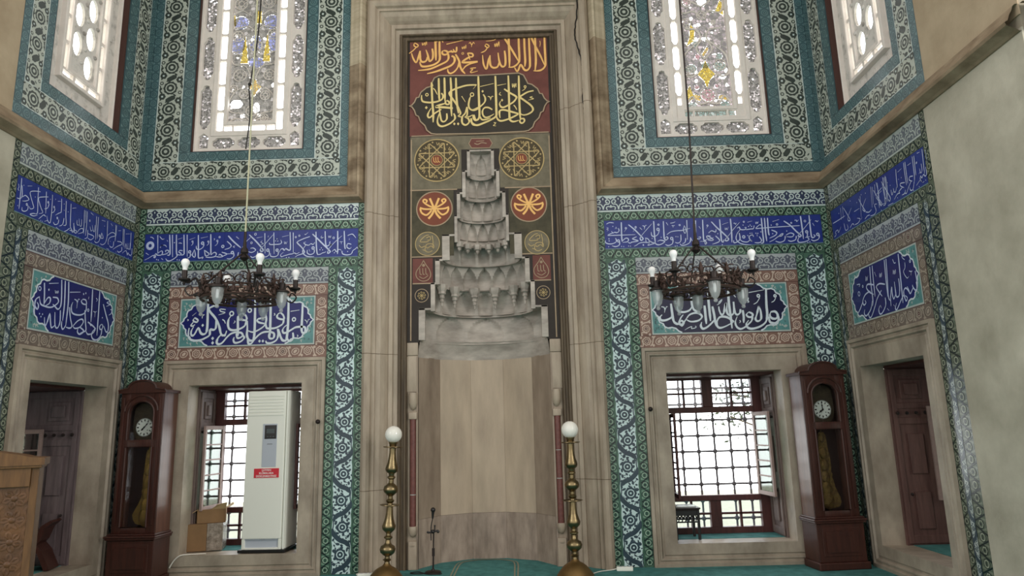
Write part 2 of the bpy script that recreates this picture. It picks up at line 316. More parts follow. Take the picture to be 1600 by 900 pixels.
BACK = Wl((0, 0, 0), (1, 0, 0), (0, 0, 1), (0, -1, 0))
HW = 4.07
RIGHT = Wl((HW, 0, 0), (0, -1, 0), (0, 0, 1), (-1, 0, 0))
LEFT = Wl((-HW, 0, 0), (0, 1, 0), (0, 0, 1), (1, 0, 0))
def ur(W, sgn, a, b):
    """distance range a..b from the middle (back wall) or from the corner (side walls), on the side sgn"""
    return (a, b) if sgn > 0 else (-b, -a)
LETTERS = {
'no_birth': '''27 -2079,2967 -2078,2851 -2081,2725 -2077,2642 -2050,2628 -2036,2661 -2052,2695 -2141,2696 -2192,2671 -2243,2641 -2284,2632 -2300,2658 -2286,2695 -2246,2730
28 -2244,3030 -2240,2856 -2240,2698 -2250,2563 -2265,2543 -2296,2549 -2318,2586 -2336,2639 -2348,2681
23 -2180,2634 -2173,2582 -2187,2546 -2218,2537 -2240,2563 -2241,2605
23 -2330,2869 -2297,2836 -2290,2794 -2332,2795 -2369,2817 -2360,2854 -2330,2869
25 -2290,2794 -2299,2742 -2339,2712 -2390,2692 -2442,2689 -2484,2695 -2497,2748 -2489,2810
28 -2452,3036 -2447,2862 -2444,2683 -2448,2579
25 -2446,2652 -2398,2630 -2401,2578 -2442,2574 -2454,2611 -2446,2652
27 -2446,2652 -2513,2649 -2564,2624 -2614,2574 -2653,2523 -2684,2518 -2696,2560 -2698,2607
25 -2359,2681 -2346,2628 -2364,2556 -2425,2521 -2476,2523 -2488,2549
28 -2633,3042 -2627,2867 -2623,2668 -2629,2574 -2654,2554 -2686,2565 -2709,2618 -2708,2691 -2712,2785
23 -2501,2853 -2493,2789 -2511,2727 -2567,2682 -2638,2652 -2701,2670
23 -2512,2748 -2570,2760 -2597,2782 -2588,2803 -2541,2812 -2500,2821
27 -2825,2841 -2817,2694 -2813,2610
25 -2835,2642 -2784,2651 -2756,2619 -2791,2589 -2822,2595 -2835,2642
27 -2805,2662 -2887,2644 -2937,2603 -2986,2542 -3026,2523 -3053,2539 -3045,2586 -3011,2626 -2959,2625
25 -2756,2619 -2739,2587 -2778,2547 -2840,2533 -2862,2565 -2854,2601
23 -2774,2876 -2731,2843 -2723,2796 -2770,2797 -2813,2809 -2815,2851 -2774,2876
27 -2723,2796 -2736,2733 -2796,2693 -2868,2680 -2916,2697 -2935,2750 -2928,2812 -2904,2848
28 -2908,3028 -3032,3000 -3135,2961 -3167,2935 -3142,2892 -3085,2827 -3039,2742 -3007,2637 -2964,2625 -2946,2677
28 -3178,3057 -3178,2935 -3173,2725 -3185,2657 -3220,2643 -3248,2664 -3277,2717 -3310,2656 -3334,2630 -3356,2646 -3354,2688 -3331,2735
21 -3327,2839 -3288,2812 -3297,2786 -3340,2803 -3327,2839
21 -3339,2787 -3363,2751 -3341,2742 -3317,2760
27 -3073,2795 -3073,2712 -3098,2691 -3135,2698 -3139,2672 -3142,2630 -3187,2600 -3247,2576 -3320,2573 -3374,2600 -3388,2658 -3382,2720
d35 -3103,2592 -3100,2540
d31 -2560,2546 -2521,2545 -3227,2747 -2964,2625
o15 -2898,2875,23 -2690,2906,21 -2172,2786,19
13 -2215,2881 -2111,2894
13 -2737,2965 -2659,2973
13 -2970,2924 -3034,2931 -3027,2905 -2974,2887 -3051,2863
9 -3354,2861 -3310,2897
9 -2050,2777 -2034,2771 -2018,2750 -2003,2781 -1987,2780
9 -2018,2750 -2022,2732
13 -2403,2866 -2395,2848 -2407,2837
12 -2127,2607 -2119,2591 -2131,2579
10 -3409,2821 -3396,2813 -3408,2803
13 -3003,2809 -2979,2793 -2964,2759
10 -2859,2791 -2855,2773 -2873,2760
10 -3234,2868 -3214,2871 -3236,2853 -3237,2826''',
'say_he_is': '''28 3291,2717 3339,2721 3366,2683 3346,2641 3300,2643 3277,2675 3291,2717
27 3366,2683 3371,2630 3331,2589 3279,2596 3266,2622 3265,2665
28 3262,2980 3250,2804 3248,2687 3223,2603 3150,2552 3065,2531 3014,2545 3002,2588 3032,2629
25 3162,2790 3133,2701 3111,2637 3140,2615 3175,2646 3177,2731 3162,2790
23 3041,2724 3081,2702 3078,2670 3035,2666 3012,2693 3041,2724
25 3080,2691 3068,2628 3028,2587 2983,2551 2929,2532 2890,2559 2879,2612 2906,2675
25 2975,2748 2979,2673 2972,2599
28 2830,3009 2825,2837 2831,2699 2836,2540
25 2950,2759 2941,2717 2907,2696 2884,2729 2879,2847
26 2879,2847 2874,2729 2839,2693 2803,2705 2792,2753 2791,2838 2773,2775 2752,2711 2725,2707 2708,2755 2707,2798
15 2705,2841 2750,2877 2726,2840 2687,2815
28 2594,2962 2596,2791 2599,2631
28 2545,2813 2547,2707 2549,2600
27 2864,2615 2795,2668 2723,2678 2684,2650 2665,2592 2691,2552 2755,2563 2858,2611
28 2633,2800 2646,2704 2651,2629 2661,2571
28 2652,2651 2601,2599 2546,2558 2503,2547 2485,2581 2499,2623
25 2323,2660 2369,2712 2444,2731 2495,2708 2503,2676 2458,2640 2374,2632 2323,2660
25 2323,2660 2289,2618 2256,2598 2243,2630 2268,2683 2296,2714
25 2247,2620 2271,2587 2294,2618 2270,2645 2247,2620
28 2164,2846 2171,2728 2181,2643 2215,2610 2257,2609
28 2171,2728 2158,2686 2093,2656 2040,2657 2027,2690 2055,2721
26 2400,2914 2404,2817 2426,2763 2472,2749
26 2403,2807 2373,2765 2319,2745 2267,2747 2237,2769 2236,2822
o14 2225,2863,16 3168,2908,15 3357,2902,13
15 2068,2902 2265,2931
15 3061,2949 3238,2976
15 2621,2908 2648,2912
15 2744,2933 2803,2943
13 3180,2886 3145,2834 3103,2811
13 3363,2881 3340,2844 3307,2827
15 3051,2890 3042,2853 3054,2842 3035,2831
12 2051,2812 2082,2805 2091,2778 2109,2810 2124,2809
12 2091,2778 2083,2743
10 2422,2581 2428,2562 2378,2550 2380,2574 2337,2559 2299,2537
10 2372,2953 2383,2941 2398,2952 2410,2941 2427,2956
d24 2593,3011
12 2928,2632 2937,2616 2923,2600
11 2888,2954 2891,2921 2910,2899
15 2813,3058 2871,3062
15 2828,3055 2833,3018''',
'equal': '''17 -1301,3036 -1278,2866 -1279,2777 -1314,2741 -1362,2762 -1393,2776
18 -1248,3037 -1226,2825 -1228,2642
18 -1195,3038 -1171,2835 -1174,2605
17 -1403,2842 -1338,2847 -1318,2809 -1376,2760 -1430,2739 -1500,2738 -1557,2747 -1575,2777 -1587,2808
17 -1541,2956 -1524,2849 -1516,2750
17 -1517,2759 -1472,2825 -1436,2825 -1443,2777 -1500,2740
17 -1584,2814 -1630,2781 -1637,2724 -1598,2693 -1588,2732 -1613,2756
13 -1637,2724 -1647,2675 -1630,2632
d21 -1470,2903
d16 -1563,2656 -1522,2658 -1539,2632
o9 -1596,2890,18 -845,2810,13
17 -1277,2737 -1266,2621 -1294,2560 -1333,2582 -1353,2705
17 -1333,2582 -1379,2551 -1401,2601 -1423,2679 -1444,2604 -1465,2558 -1483,2588 -1491,2635
17 -1174,2605 -1212,2558 -1238,2586 -1239,2635
18 -1148,2789 -1117,2684 -1082,2608 -1117,2583 -1171,2586
18 -1066,2611 -1004,2670 -936,2701 -908,2675 -956,2616 -1032,2593 -1066,2611
18 -956,2616 -886,2585 -945,2544 -987,2561 -984,2592
16 -951,2906 -901,2905 -887,2865 -944,2860 -972,2881 -951,2906
18 -887,2865 -884,2793 -943,2747 -1038,2731 -1103,2746 -1120,2804 -1103,2848
d20 -947,2961 -912,2976
11 -1085,2881 -1052,2877 -1034,2860 -1023,2893 -998,2892
11 -1034,2860 -1035,2796
19 -807,3039 -792,2850 -785,2693
18 -902,2800 -875,2680 -855,2600 -900,2573 -946,2554
18 -835,2686 -708,2641 -734,2585 -815,2561 -853,2589
15 -835,2686 -803,2678 -775,2652
19 -682,3042 -673,2871 -667,2711 -662,2568
19 -600,2916 -539,2817 -478,2717 -476,2641 -511,2631 -556,2684
17 -594,2700 -626,2674 -621,2643 -586,2647 -573,2682 -594,2700
19 -586,2647 -594,2582 -656,2524 -725,2523 -756,2561 -737,2605 -691,2643
11 -497,2962 -540,2943 -483,2931 -543,2902
11 -466,2879 -437,2878 -446,2838 -487,2814
10 -735,2956 -711,2945 -725,2921
10 -858,2949 -862,2922
9 -760,2813 -734,2807 -705,2822
9 -730,2807 -729,2754
12 -1479,2962 -1346,2993
13 -1164,2938 -1002,2971
8 -1385,2914 -1374,2887 -1363,2911 -1352,2889 -1342,2918 -1331,2895
d15 -596,2770''',
'bismillah': '''15 1641,2807 1647,2726 1642,2658 1603,2636 1571,2672 1568,2693
15 1569,2663 1513,2621 1495,2657 1478,2696
15 1502,2635 1456,2685 1416,2673 1406,2634 1426,2567 1455,2594 1421,2621
16 1406,2634 1337,2585 1252,2517 1226,2532 1258,2578
18 1402,3028 1390,2833 1380,2680 1371,2558
16 1353,2799 1349,2707 1322,2639 1273,2638 1270,2702 1271,2785
16 1263,2661 1220,2625 1205,2683 1211,2745 1169,2658 1155,2565
16 1178,3035 1153,2831 1130,2665 1158,2617
16 1143,3033 1129,2858 1120,2667
16 1096,2795 993,2822 927,2802 971,2738 1016,2690
16 1069,2666 1060,2592 981,2530 927,2526 918,2573 959,2610
16 1017,2751 914,2684 853,2617 764,2532 716,2521 705,2564 760,2600
17 849,3031 829,2867 825,2678 800,2627
17 899,3031 885,2866 878,2712
17 887,2832 765,2863 729,2831 783,2775 856,2739
17 796,2784 690,2770 617,2715 628,2668 678,2682 663,2713
17 614,2704 537,2638 474,2600
17 814,2680 760,2600 655,2550 616,2579 639,2620
o8 556,2802,22 655,2863,11 1584,2913,11
9 1548,2828 1578,2816 1599,2817
9 1581,2816 1569,2781
9 1498,2921 1489,2872 1454,2839 1497,2773 1532,2781
9 1297,3001 1316,2959 1345,2958
7 1024,2925 1019,2882 1043,2915 1041,2877 1065,2921 1062,2883
7 1281,2899 1274,2858 1298,2890 1298,2851 1323,2895 1318,2854
8 744,2953 736,2903 765,2942 763,2901 792,2951
10 930,2957 950,2906
9 1460,2993 1473,2969 1504,2946
d13 1596,2593
9 1207,2572 1226,2548
9 1082,2556 1115,2527
9 968,2603 976,2577
10 535,2905 605,2896 575,2873''',
'shahada': '''29 -547,6389 -544,6242 -540,6076
29 -493,6387 -494,6200 -490,6106 -509,6059 -567,6020 -646,6000 -711,6000 -736,6028 -745,6067
16 -482,6378 -464,6354 -448,6321
16 -540,6373 -530,6356 -523,6332
27 -587,6243 -577,6172 -584,6101 -617,6069 -631,6095 -646,6166 -667,6229
27 -646,6127 -667,6073 -711,6062 -736,6091 -740,6154 -740,6217
24 -740,6217 -758,6147 -783,6067 -804,6068 -833,6126 -849,6188
16 -812,6331 -767,6299 -779,6270 -819,6291 -812,6331
17 -787,6270 -834,6220 -882,6185
25 -436,6210 -400,6197 -393,6165 -429,6151 -458,6167 -457,6199 -436,6210
27 -393,6181 -379,6117 -401,6063 -480,6019 -596,5968 -682,5952 -765,5947
24 -276,6256 -280,6193 -306,6192 -320,6226
24 -306,6192 -335,6187 -349,6211
24 -342,6193 -378,6188 -385,6173
30 -342,6132 -307,6107 -307,6052 -351,5999 -452,5955 -553,5920 -653,5898
28 -292,6154 -249,6065 -236,5987 -208,5923 -172,5881
23 -250,6034 -265,5972 -308,5915 -359,5891 -387,5914 -392,5953
30 -12,6043 -106,6035 -206,6040 -148,6089 -97,6115
22 -140,6162 -79,6154 -74,6114 -119,6108
16 -140,6162 -126,6132 -109,6068
22 -12,6037 -91,6019 -164,5984 -204,5931
19 -406,6296 -159,6351
14 -714,6327 -707,6293 -685,6326 -678,6288 -660,6345 -656,6297
14 -207,6253 -201,6223 -182,6256 -175,6223 -157,6277 -157,6228
13 -120,6294 -102,6309 -84,6277 -62,6310 -46,6285
13 -84,6277 -88,6245
o8 -200,6160,13
16 -35,5956 -107,5951 -77,5934 -102,5910 -93,5892 -13,5912
28 841,6386 840,6192 842,6027 835,5949 794,5902 743,5888 687,5890
27 665,6388 692,6300 739,6191 785,6084 828,5964
28 722,6386 721,6196 723,6031 707,5889
28 644,6389 645,6199 647,6018 641,5940 607,5900 572,5910 545,5959 524,5975 500,5912 482,5889 465,5913 451,5943
27 584,6383 584,6201 588,6036 580,5948
28 513,6386 513,6243 515,6062 496,5998 437,5953 374,5948
28 326,6365 387,6256 442,6151 503,6027
28 385,6392 387,6248 390,6090 387,5947
27 331,6180 339,6076 334,5982 301,5958 273,5992 256,6063 248,6154
27 259,6016 236,5960 186,5948 150,5981 143,6051 146,6118
23 147,6122 123,6052 103,5947 85,5942 64,5992 55,6055 51,6129
16 95,6282 133,6257 123,6229 87,6251 95,6282
17 116,6230 82,6184 30,6160
o13 216,6381,16
11 234,6372 215,6337 157,6323 96,6320
14 207,6282 213,6237 232,6287 239,6236 262,6308 265,6240
9 780,6301 786,6265 777,6214''',
'zakariya': '''26 -595,5770 -587,5532 -575,5350 -577,5231
26 -505,5823 -502,5639 -497,5511
26 -433,5829 -430,5664 -427,5508
26 -356,5827 -349,5661 -351,5451 -346,5304
26 -288,5820 -286,5613 -275,5448 -262,5339
26 -30,5714 -149,5713 -268,5681 -354,5641 -371,5607 -337,5542 -287,5467 -246,5375 -238,5330 -264,5303 -205,5286
25 -322,5341 -306,5305 -311,5260 -374,5206 -458,5175 -508,5195 -523,5258 -499,5347
23 -407,5344 -407,5272 -441,5236 -475,5256 -491,5347 -499,5420
23 -405,5518 -376,5497 -380,5466 -414,5470 -422,5499 -405,5518
29 -330,5410 -440,5427 -541,5435 -499,5458 -414,5481
24 -472,5619 -451,5582 -464,5537 -524,5507 -617,5497 -701,5513 -720,5555 -718,5600
23 -474,5401 -558,5349 -617,5296 -643,5316 -634,5361 -600,5423
24 -153,5422 -179,5337 -214,5293 -216,5212 -173,5182 -130,5218 -138,5263 -172,5291 -129,5290 -83,5315
20 -153,5422 -153,5318 -188,5283
22 -2,5398 -69,5373 -120,5398 -134,5453 -118,5534 -99,5570
25 -70,5315 -54,5251 -21,5248 9,5294
25 -105,5271 -97,5208 -64,5178 7,5182
26 -7,5831 -5,5603 -3,5295
o11 -653,5603,17
o13 -89,5585,22
d36 -661,5430
d32 -314,5202 -267,5200
13 -574,5689 -549,5657 -523,5598
15 -219,5569 -173,5489
9 -39,5705 -74,5659
13 -586,5752 -574,5714
28 207,5827 209,5596 210,5359 204,5287 144,5243 51,5201 -33,5174 -83,5198 -107,5244
26 -7,5828 -5,5603 0,5367 -6,5277 -40,5240 -74,5261 -83,5315
26 369,5827 371,5590 370,5282 379,5228 420,5206 484,5222
26 500,5822 498,5586 500,5350 506,5223
23 505,5241 547,5240 552,5204 520,5182 496,5206 505,5241
25 680,5611 608,5596 539,5557 511,5529 562,5483 628,5427 662,5380 655,5335 599,5299 540,5290 503,5313
25 313,5647 388,5589 446,5551 464,5523 427,5470 359,5427 299,5400 266,5412 252,5449 267,5484
25 483,5309 390,5340 307,5365 256,5358 247,5322 254,5259
25 483,5305 422,5271 337,5236 261,5221 220,5251 209,5305
22 160,5373 114,5403 63,5401 37,5356 45,5302 78,5272 137,5290 181,5317
22 3,5294 27,5248 77,5245 136,5267
22 50,5583 74,5536 69,5482 22,5429 -12,5410 -72,5383 -114,5380
14 13,5689 184,5725
14 230,5696 340,5715
d31 44,5624 284,5497
11 268,5605 252,5576 276,5561
12 108,5554 133,5544 143,5520 159,5552 178,5549
12 143,5520 141,5500
12 417,5715 420,5664 440,5714 441,5659 463,5717 462,5663
o11 575,5667,13
11 586,5660 567,5633 535,5612
11 665,5534 631,5522 677,5502 609,5486
14 426,5426 446,5401 464,5360
10 206,5198 177,5203 195,5184 168,5163 203,5155''',
'throne_left': '''13 -3832,3844 -3815,3617
11 -3815,3622 -3772,3650 -3760,3624 -3776,3599 -3818,3599 -3840,3618 -3858,3576 -3843,3571 -3844,3597 -3876,3594 -3915,3569 -3965,3544
11 -3764,3601 -3711,3613 -3686,3639 -3702,3656 -3726,3650 -3719,3630
13 -3690,3844 -3671,3639 -3677,3596 -3701,3597
13 -3657,3843 -3637,3571
13 -3609,3842 -3595,3636 -3584,3585 -3615,3552 -3663,3526 -3697,3529 -3717,3555
11 -3522,3643 -3556,3648 -3564,3627 -3536,3609 -3552,3592 -3586,3602
13 -3519,3839 -3504,3642 -3506,3598 -3543,3592
13 -3481,3838 -3463,3571
o11 -3438,3627,13 -3291,3729,14 -2931,3603,14
11 -3424,3610 -3432,3563 -3460,3554
11 -3382,3655 -3402,3588 -3375,3560 -3368,3595 -3383,3655
11 -3402,3588 -3435,3591
13 -3347,3830 -3336,3662 -3330,3560 -3309,3549 -3276,3563
11 -3273,3716 -3283,3678 -3323,3652 -3357,3663 -3364,3699
11 -3265,3643 -3230,3617 -3202,3590 -3244,3573 -3256,3609 -3265,3643
11 -3276,3563 -3283,3538 -3270,3558
11 -3243,3558 -3184,3552 -3119,3562
13 -3199,3836 -3188,3658 -3182,3580
11 -3182,3580 -3147,3612 -3119,3596 -3135,3563 -3185,3554
11 -3119,3561 -3077,3553 -3043,3562 -3079,3587 -3088,3570
11 -3055,3611 -2994,3588 -3028,3568 -3050,3552
11 -2994,3588 -2942,3589
11 -2914,3599 -2912,3556 -2951,3528 -2991,3533
15 -2990,3810 -2921,3735 -2832,3658
8 -2722,3782 -2779,3722 -2817,3660
11 -3000,3742 -2950,3693 -2967,3660 -3024,3643
o10 -3047,3681,14
o26 -3912,3716,36
8 -3918,3821 -3893,3816 -3872,3792
8 -3806,3826 -3774,3791 -3748,3796
8 -3752,3718 -3785,3714 -3735,3717 -3715,3693
10 -3955,3628 -3920,3604
7 -3586,3784 -3533,3801
7 -3449,3775 -3381,3799
7 -3314,3790 -3231,3806
o6 -3411,3752,8 -3223,3746,8 -3116,3751,9 -3091,3796,9
7 -3402,3746 -3409,3716 -3425,3704
7 -3215,3740 -3223,3710 -3239,3698
7 -3107,3743 -3119,3707 -3143,3691
7 -3156,3781 -3149,3770 -3157,3759
10 -2893,3796 -2859,3766
d13 -3822,3545 -3801,3539 -3577,3534 -3552,3531 -3787,3693 -3625,3744
9 -3765,3558 -3745,3537
8 -3574,3734 -3558,3739 -3535,3730
8 -2902,3683 -2922,3674 -2905,3662
10 -2856,3605 -2862,3555 -2832,3535
8 -3714,3777 -3705,3759
15 -2741,3815 -2662,3738 -2590,3656 -2565,3619 -2583,3604 -2601,3630 -2557,3682
9 -2557,3682 -2516,3733 -2447,3815
13 -2555,3827 -2542,3579
13 -2448,3832 -2434,3571
11 -2494,3708 -2489,3688 -2437,3685 -2369,3689 -2352,3710 -2363,3739
11 -2717,3647 -2683,3650 -2655,3623 -2698,3597 -2742,3609
11 -2630,3607 -2636,3562 -2686,3535 -2714,3555
o11 -2511,3619,14 -2401,3616,13 -1976,3629,14
11 -2494,3611 -2492,3566 -2525,3539 -2561,3542
11 -2385,3599 -2390,3554 -2431,3536 -2474,3546 -2476,3579
13 -2255,3831 -2244,3637 -2256,3610 -2282,3621 -2299,3632 -2315,3611 -2333,3631 -2358,3623 -2376,3587
13 -2217,3825 -2208,3582
13 -2018,3769 -2090,3746 -2161,3712 -2161,3692 -2112,3642 -2081,3597 -2084,3569 -2151,3547 -2185,3525
10 -2136,3581 -2169,3563 -2195,3575 -2220,3565 -2254,3561 -2287,3551 -2321,3542 -2346,3534 -2357,3558 -2323,3589
10 -1957,3698 -1977,3671 -2003,3682 -2028,3664 -2062,3671 -2088,3694 -2062,3706
11 -2062,3671 -2094,3615 -2093,3571 -2058,3536 -2015,3524 -1960,3524
13 -1948,3826 -1938,3654 -1927,3566 -1914,3543
10 -1914,3547 -1888,3551 -1863,3565 -1838,3571 -1820,3582
15 -1988,3799 -1919,3732 -1849,3660 -1786,3597 -1774,3571 -1804,3561 -1788,3615
9 -1788,3615 -1731,3683 -1637,3769
11 -1960,3611 -1965,3568 -2007,3550 -2042,3570 -2043,3607
13 -1839,3829 -1828,3668 -1806,3648 -1777,3667 -1758,3653 -1781,3676 -1777,3703
13 -1691,3829 -1685,3620 -1686,3546
10 -1753,3577 -1720,3604 -1702,3575 -1669,3602 -1642,3591
13 -1613,3827 -1602,3635 -1591,3607
10 -1526,3659 -1569,3669 -1576,3626 -1542,3607 -1524,3626
11 -1635,3584 -1625,3547 -1574,3532 -1524,3544 -1507,3580 -1474,3605 -1457,3622 -1447,3602
7 -2650,3771 -2578,3783
7 -2347,3775 -2269,3792
7 -2079,3803 -2070,3794 -2040,3821
o6 -2665,3817,12 -2707,3713,11 -2185,3767,9 -2143,3783,9 -1736,3744,11
7 -2510,3795 -2514,3773
10 -1571,3766 -1545,3778 -1511,3781 -1472,3734
6 -2319,3720 -2314,3687 -2302,3713 -2297,3687 -2281,3719
6 -1797,3773 -1792,3748 -1781,3770 -1775,3747 -1763,3776
d12 -2406,3752 -2422,3728 -2396,3725 -2286,3521 -2257,3522 -1878,3626 -1894,3605 -1863,3602 -1567,3573 -1723,3563
7 -2580,3735 -2597,3718 -2566,3698 -2595,3687
7 -1876,3775 -1887,3753 -1858,3753 -1885,3740
7 -1663,3694 -1624,3695
7 -1644,3692 -1643,3664
7 -2022,3613 -2012,3585
7 -1549,3730 -1552,3711''',
'throne_right': '''13 1652,3833 1647,3673 1648,3595
10 1615,3761 1619,3725 1591,3707 1571,3714 1546,3705 1531,3728
10 1546,3706 1504,3690 1487,3678 1520,3676 1659,3676 1808,3677
11 1575,3642 1581,3599 1531,3574 1482,3577 1454,3594 1454,3618
d13 1497,3636 1498,3610
o10 1606,3607,13 2076,3732,14 2228,3617,14
11 1620,3598 1612,3556 1570,3539 1528,3550
11 1646,3597 1690,3636 1723,3627 1712,3595 1654,3587
10 1719,3585 1743,3576 1762,3594
11 1821,3651 1788,3637 1772,3625 1836,3600 1769,3588 1750,3577
14 1734,3800 1802,3737 1871,3658 1895,3623 1872,3605 1861,3633 1888,3674
8 1888,3674 1941,3732 2009,3804
10 1918,3631 1950,3622 1966,3587 1931,3578 1924,3622
10 1931,3578 1899,3581 1849,3572 1815,3550 1784,3536
d18 1893,3549
13 2031,3834 2030,3662 2034,3567
11 2092,3721 2068,3669 2025,3647 1998,3661 1995,3703
10 1973,3596 1996,3576 2030,3567 1978,3551 1945,3544 1974,3579
12 2032,3567 2052,3549 2092,3548 2145,3582 2096,3600 2061,3587
13 2144,3830 2141,3658 2142,3616 2161,3601 2184,3619 2172,3640 2146,3616
11 2243,3606 2231,3554 2181,3533 2148,3548
10 2174,3664 2225,3698 2299,3709 2357,3711 2450,3734
9 2386,3770 2370,3717 2387,3674 2403,3710 2386,3770
10 2337,3661 2331,3585 2297,3559 2263,3570
10 2391,3617 2379,3566 2345,3549
11 2448,3623 2436,3565 2385,3535 2336,3532 2319,3551
11 2449,3615 2469,3570
13 2419,3834 2410,3597
13 2521,3827 2511,3594
10 2520,3604 2553,3602 2564,3624 2538,3622
13 2604,3833 2597,3644 2602,3583 2635,3592
10 2681,3633 2638,3634 2644,3603 2683,3598 2713,3615
10 2583,3569 2615,3572 2628,3550 2613,3536 2607,3568
9 1476,3813 1512,3831 1565,3825
o7 1701,3757,9 1816,3766,9 2084,3788,9 2331,3776,8 2655,3760,8
7 1704,3746 1678,3713
7 1819,3753 1783,3714
10 1863,3760 1889,3732
8 1895,3781 1915,3777 1920,3759 1932,3784 1946,3783
8 1920,3759 1915,3735
10 2176,3812 2196,3778
8 2224,3802 2253,3806 2284,3817
8 2239,3774 2253,3770 2275,3773
8 2255,3770 2252,3748
10 2555,3753 2572,3723
7 2656,3751 2640,3724
5 1476,3772 1496,3763 1475,3751 1495,3742 1478,3725
d11 1639,3538 1663,3536 1721,3540 1743,3538 2262,3523 2283,3527 2278,3637 2300,3635 1550,3783 1488,3539 1586,3769 2106,3634 1999,3624
7 1573,3756 1602,3758
8 2558,3569 2583,3573
15 2703,3805 2764,3729 2819,3674 2876,3609 2885,3582 2862,3568 2846,3583 2894,3635
8 2894,3635 2952,3705 3034,3790
14 2802,3830 2802,3674 2803,3576 2822,3555 2829,3585
14 2928,3835 2929,3697 2922,3548
11 2660,3669 2696,3695 2725,3684 2744,3680 2751,3713
12 2738,3631 2779,3585 2767,3557 2694,3533
11 2644,3634 2677,3615 2709,3586 2682,3577 2640,3588
11 2996,3717 3023,3730 3031,3703 3063,3696 3091,3701 3100,3723 3082,3721
11 3097,3695 3132,3700 3158,3703 3186,3707 3198,3744
10 3028,3694 2990,3650 2974,3588 3006,3541 3064,3519 3142,3512
12 3016,3658 3019,3587 2981,3551 2946,3543 2944,3573
11 3018,3578 3050,3553 3101,3547 3130,3566 3153,3554 3130,3583 3129,3615 3169,3631 3177,3607
o10 3064,3610,14
10 3725,3726 3513,3719 3383,3714 3271,3708 3219,3706 3222,3719 3268,3754 3275,3738
14 3289,3832 3288,3659 3287,3541 3254,3529
12 3244,3607 3267,3561 3237,3534 3184,3537
14 3326,3831 3322,3658 3326,3549
14 3360,3830 3356,3657 3363,3619
12 3393,3683 3448,3654 3434,3619 3360,3584
12 3467,3600 3495,3626 3523,3634 3502,3608 3467,3603 3412,3566 3356,3539
11 3554,3615 3608,3640 3647,3621 3621,3593 3559,3597
11 3545,3606 3531,3553 3477,3531 3425,3548
15 3546,3788 3618,3730 3679,3656 3727,3610 3715,3591 3695,3606 3720,3637
8 3720,3637 3787,3706 3868,3797
12 3673,3603 3660,3558 3607,3540 3572,3552
14 3746,3841 3750,3717 3752,3563
11 3706,3593 3685,3549 3699,3524 3768,3531 3815,3554 3800,3585 3828,3589
o11 3798,3648,13 3923,3613,14
11 3807,3636 3796,3590 3774,3580
14 3846,3847 3845,3687 3848,3588 3868,3577 3889,3596 3872,3612
12 3940,3605 3926,3559 3872,3537 3838,3553
7 2826,3766 2900,3790
7 3121,3784 3178,3799
7 3414,3784 3494,3807
6 2857,3726 2858,3699 2874,3724 2878,3699 2898,3736
6 3218,3787 3220,3762 3235,3787 3237,3764 3255,3793
8 2958,3777 2975,3778 2981,3763 2995,3782
8 3671,3791 3693,3792 3696,3774 3718,3796
8 3907,3775 3926,3776 3932,3765 3951,3782
o6 3080,3791,8 3791,3778,11 3463,3748,10 3630,3761,7
8 3877,3750 3893,3715
d12 3395,3741 3162,3650 3140,3650 3209,3648 3231,3647 3267,3664 3112,3624 3402,3638 3797,3521 3821,3527 2807,3522 2766,3657 3150,3749 3165,3733 3131,3734 3568,3664 3068,3751
7 3221,3634 3220,3609''',
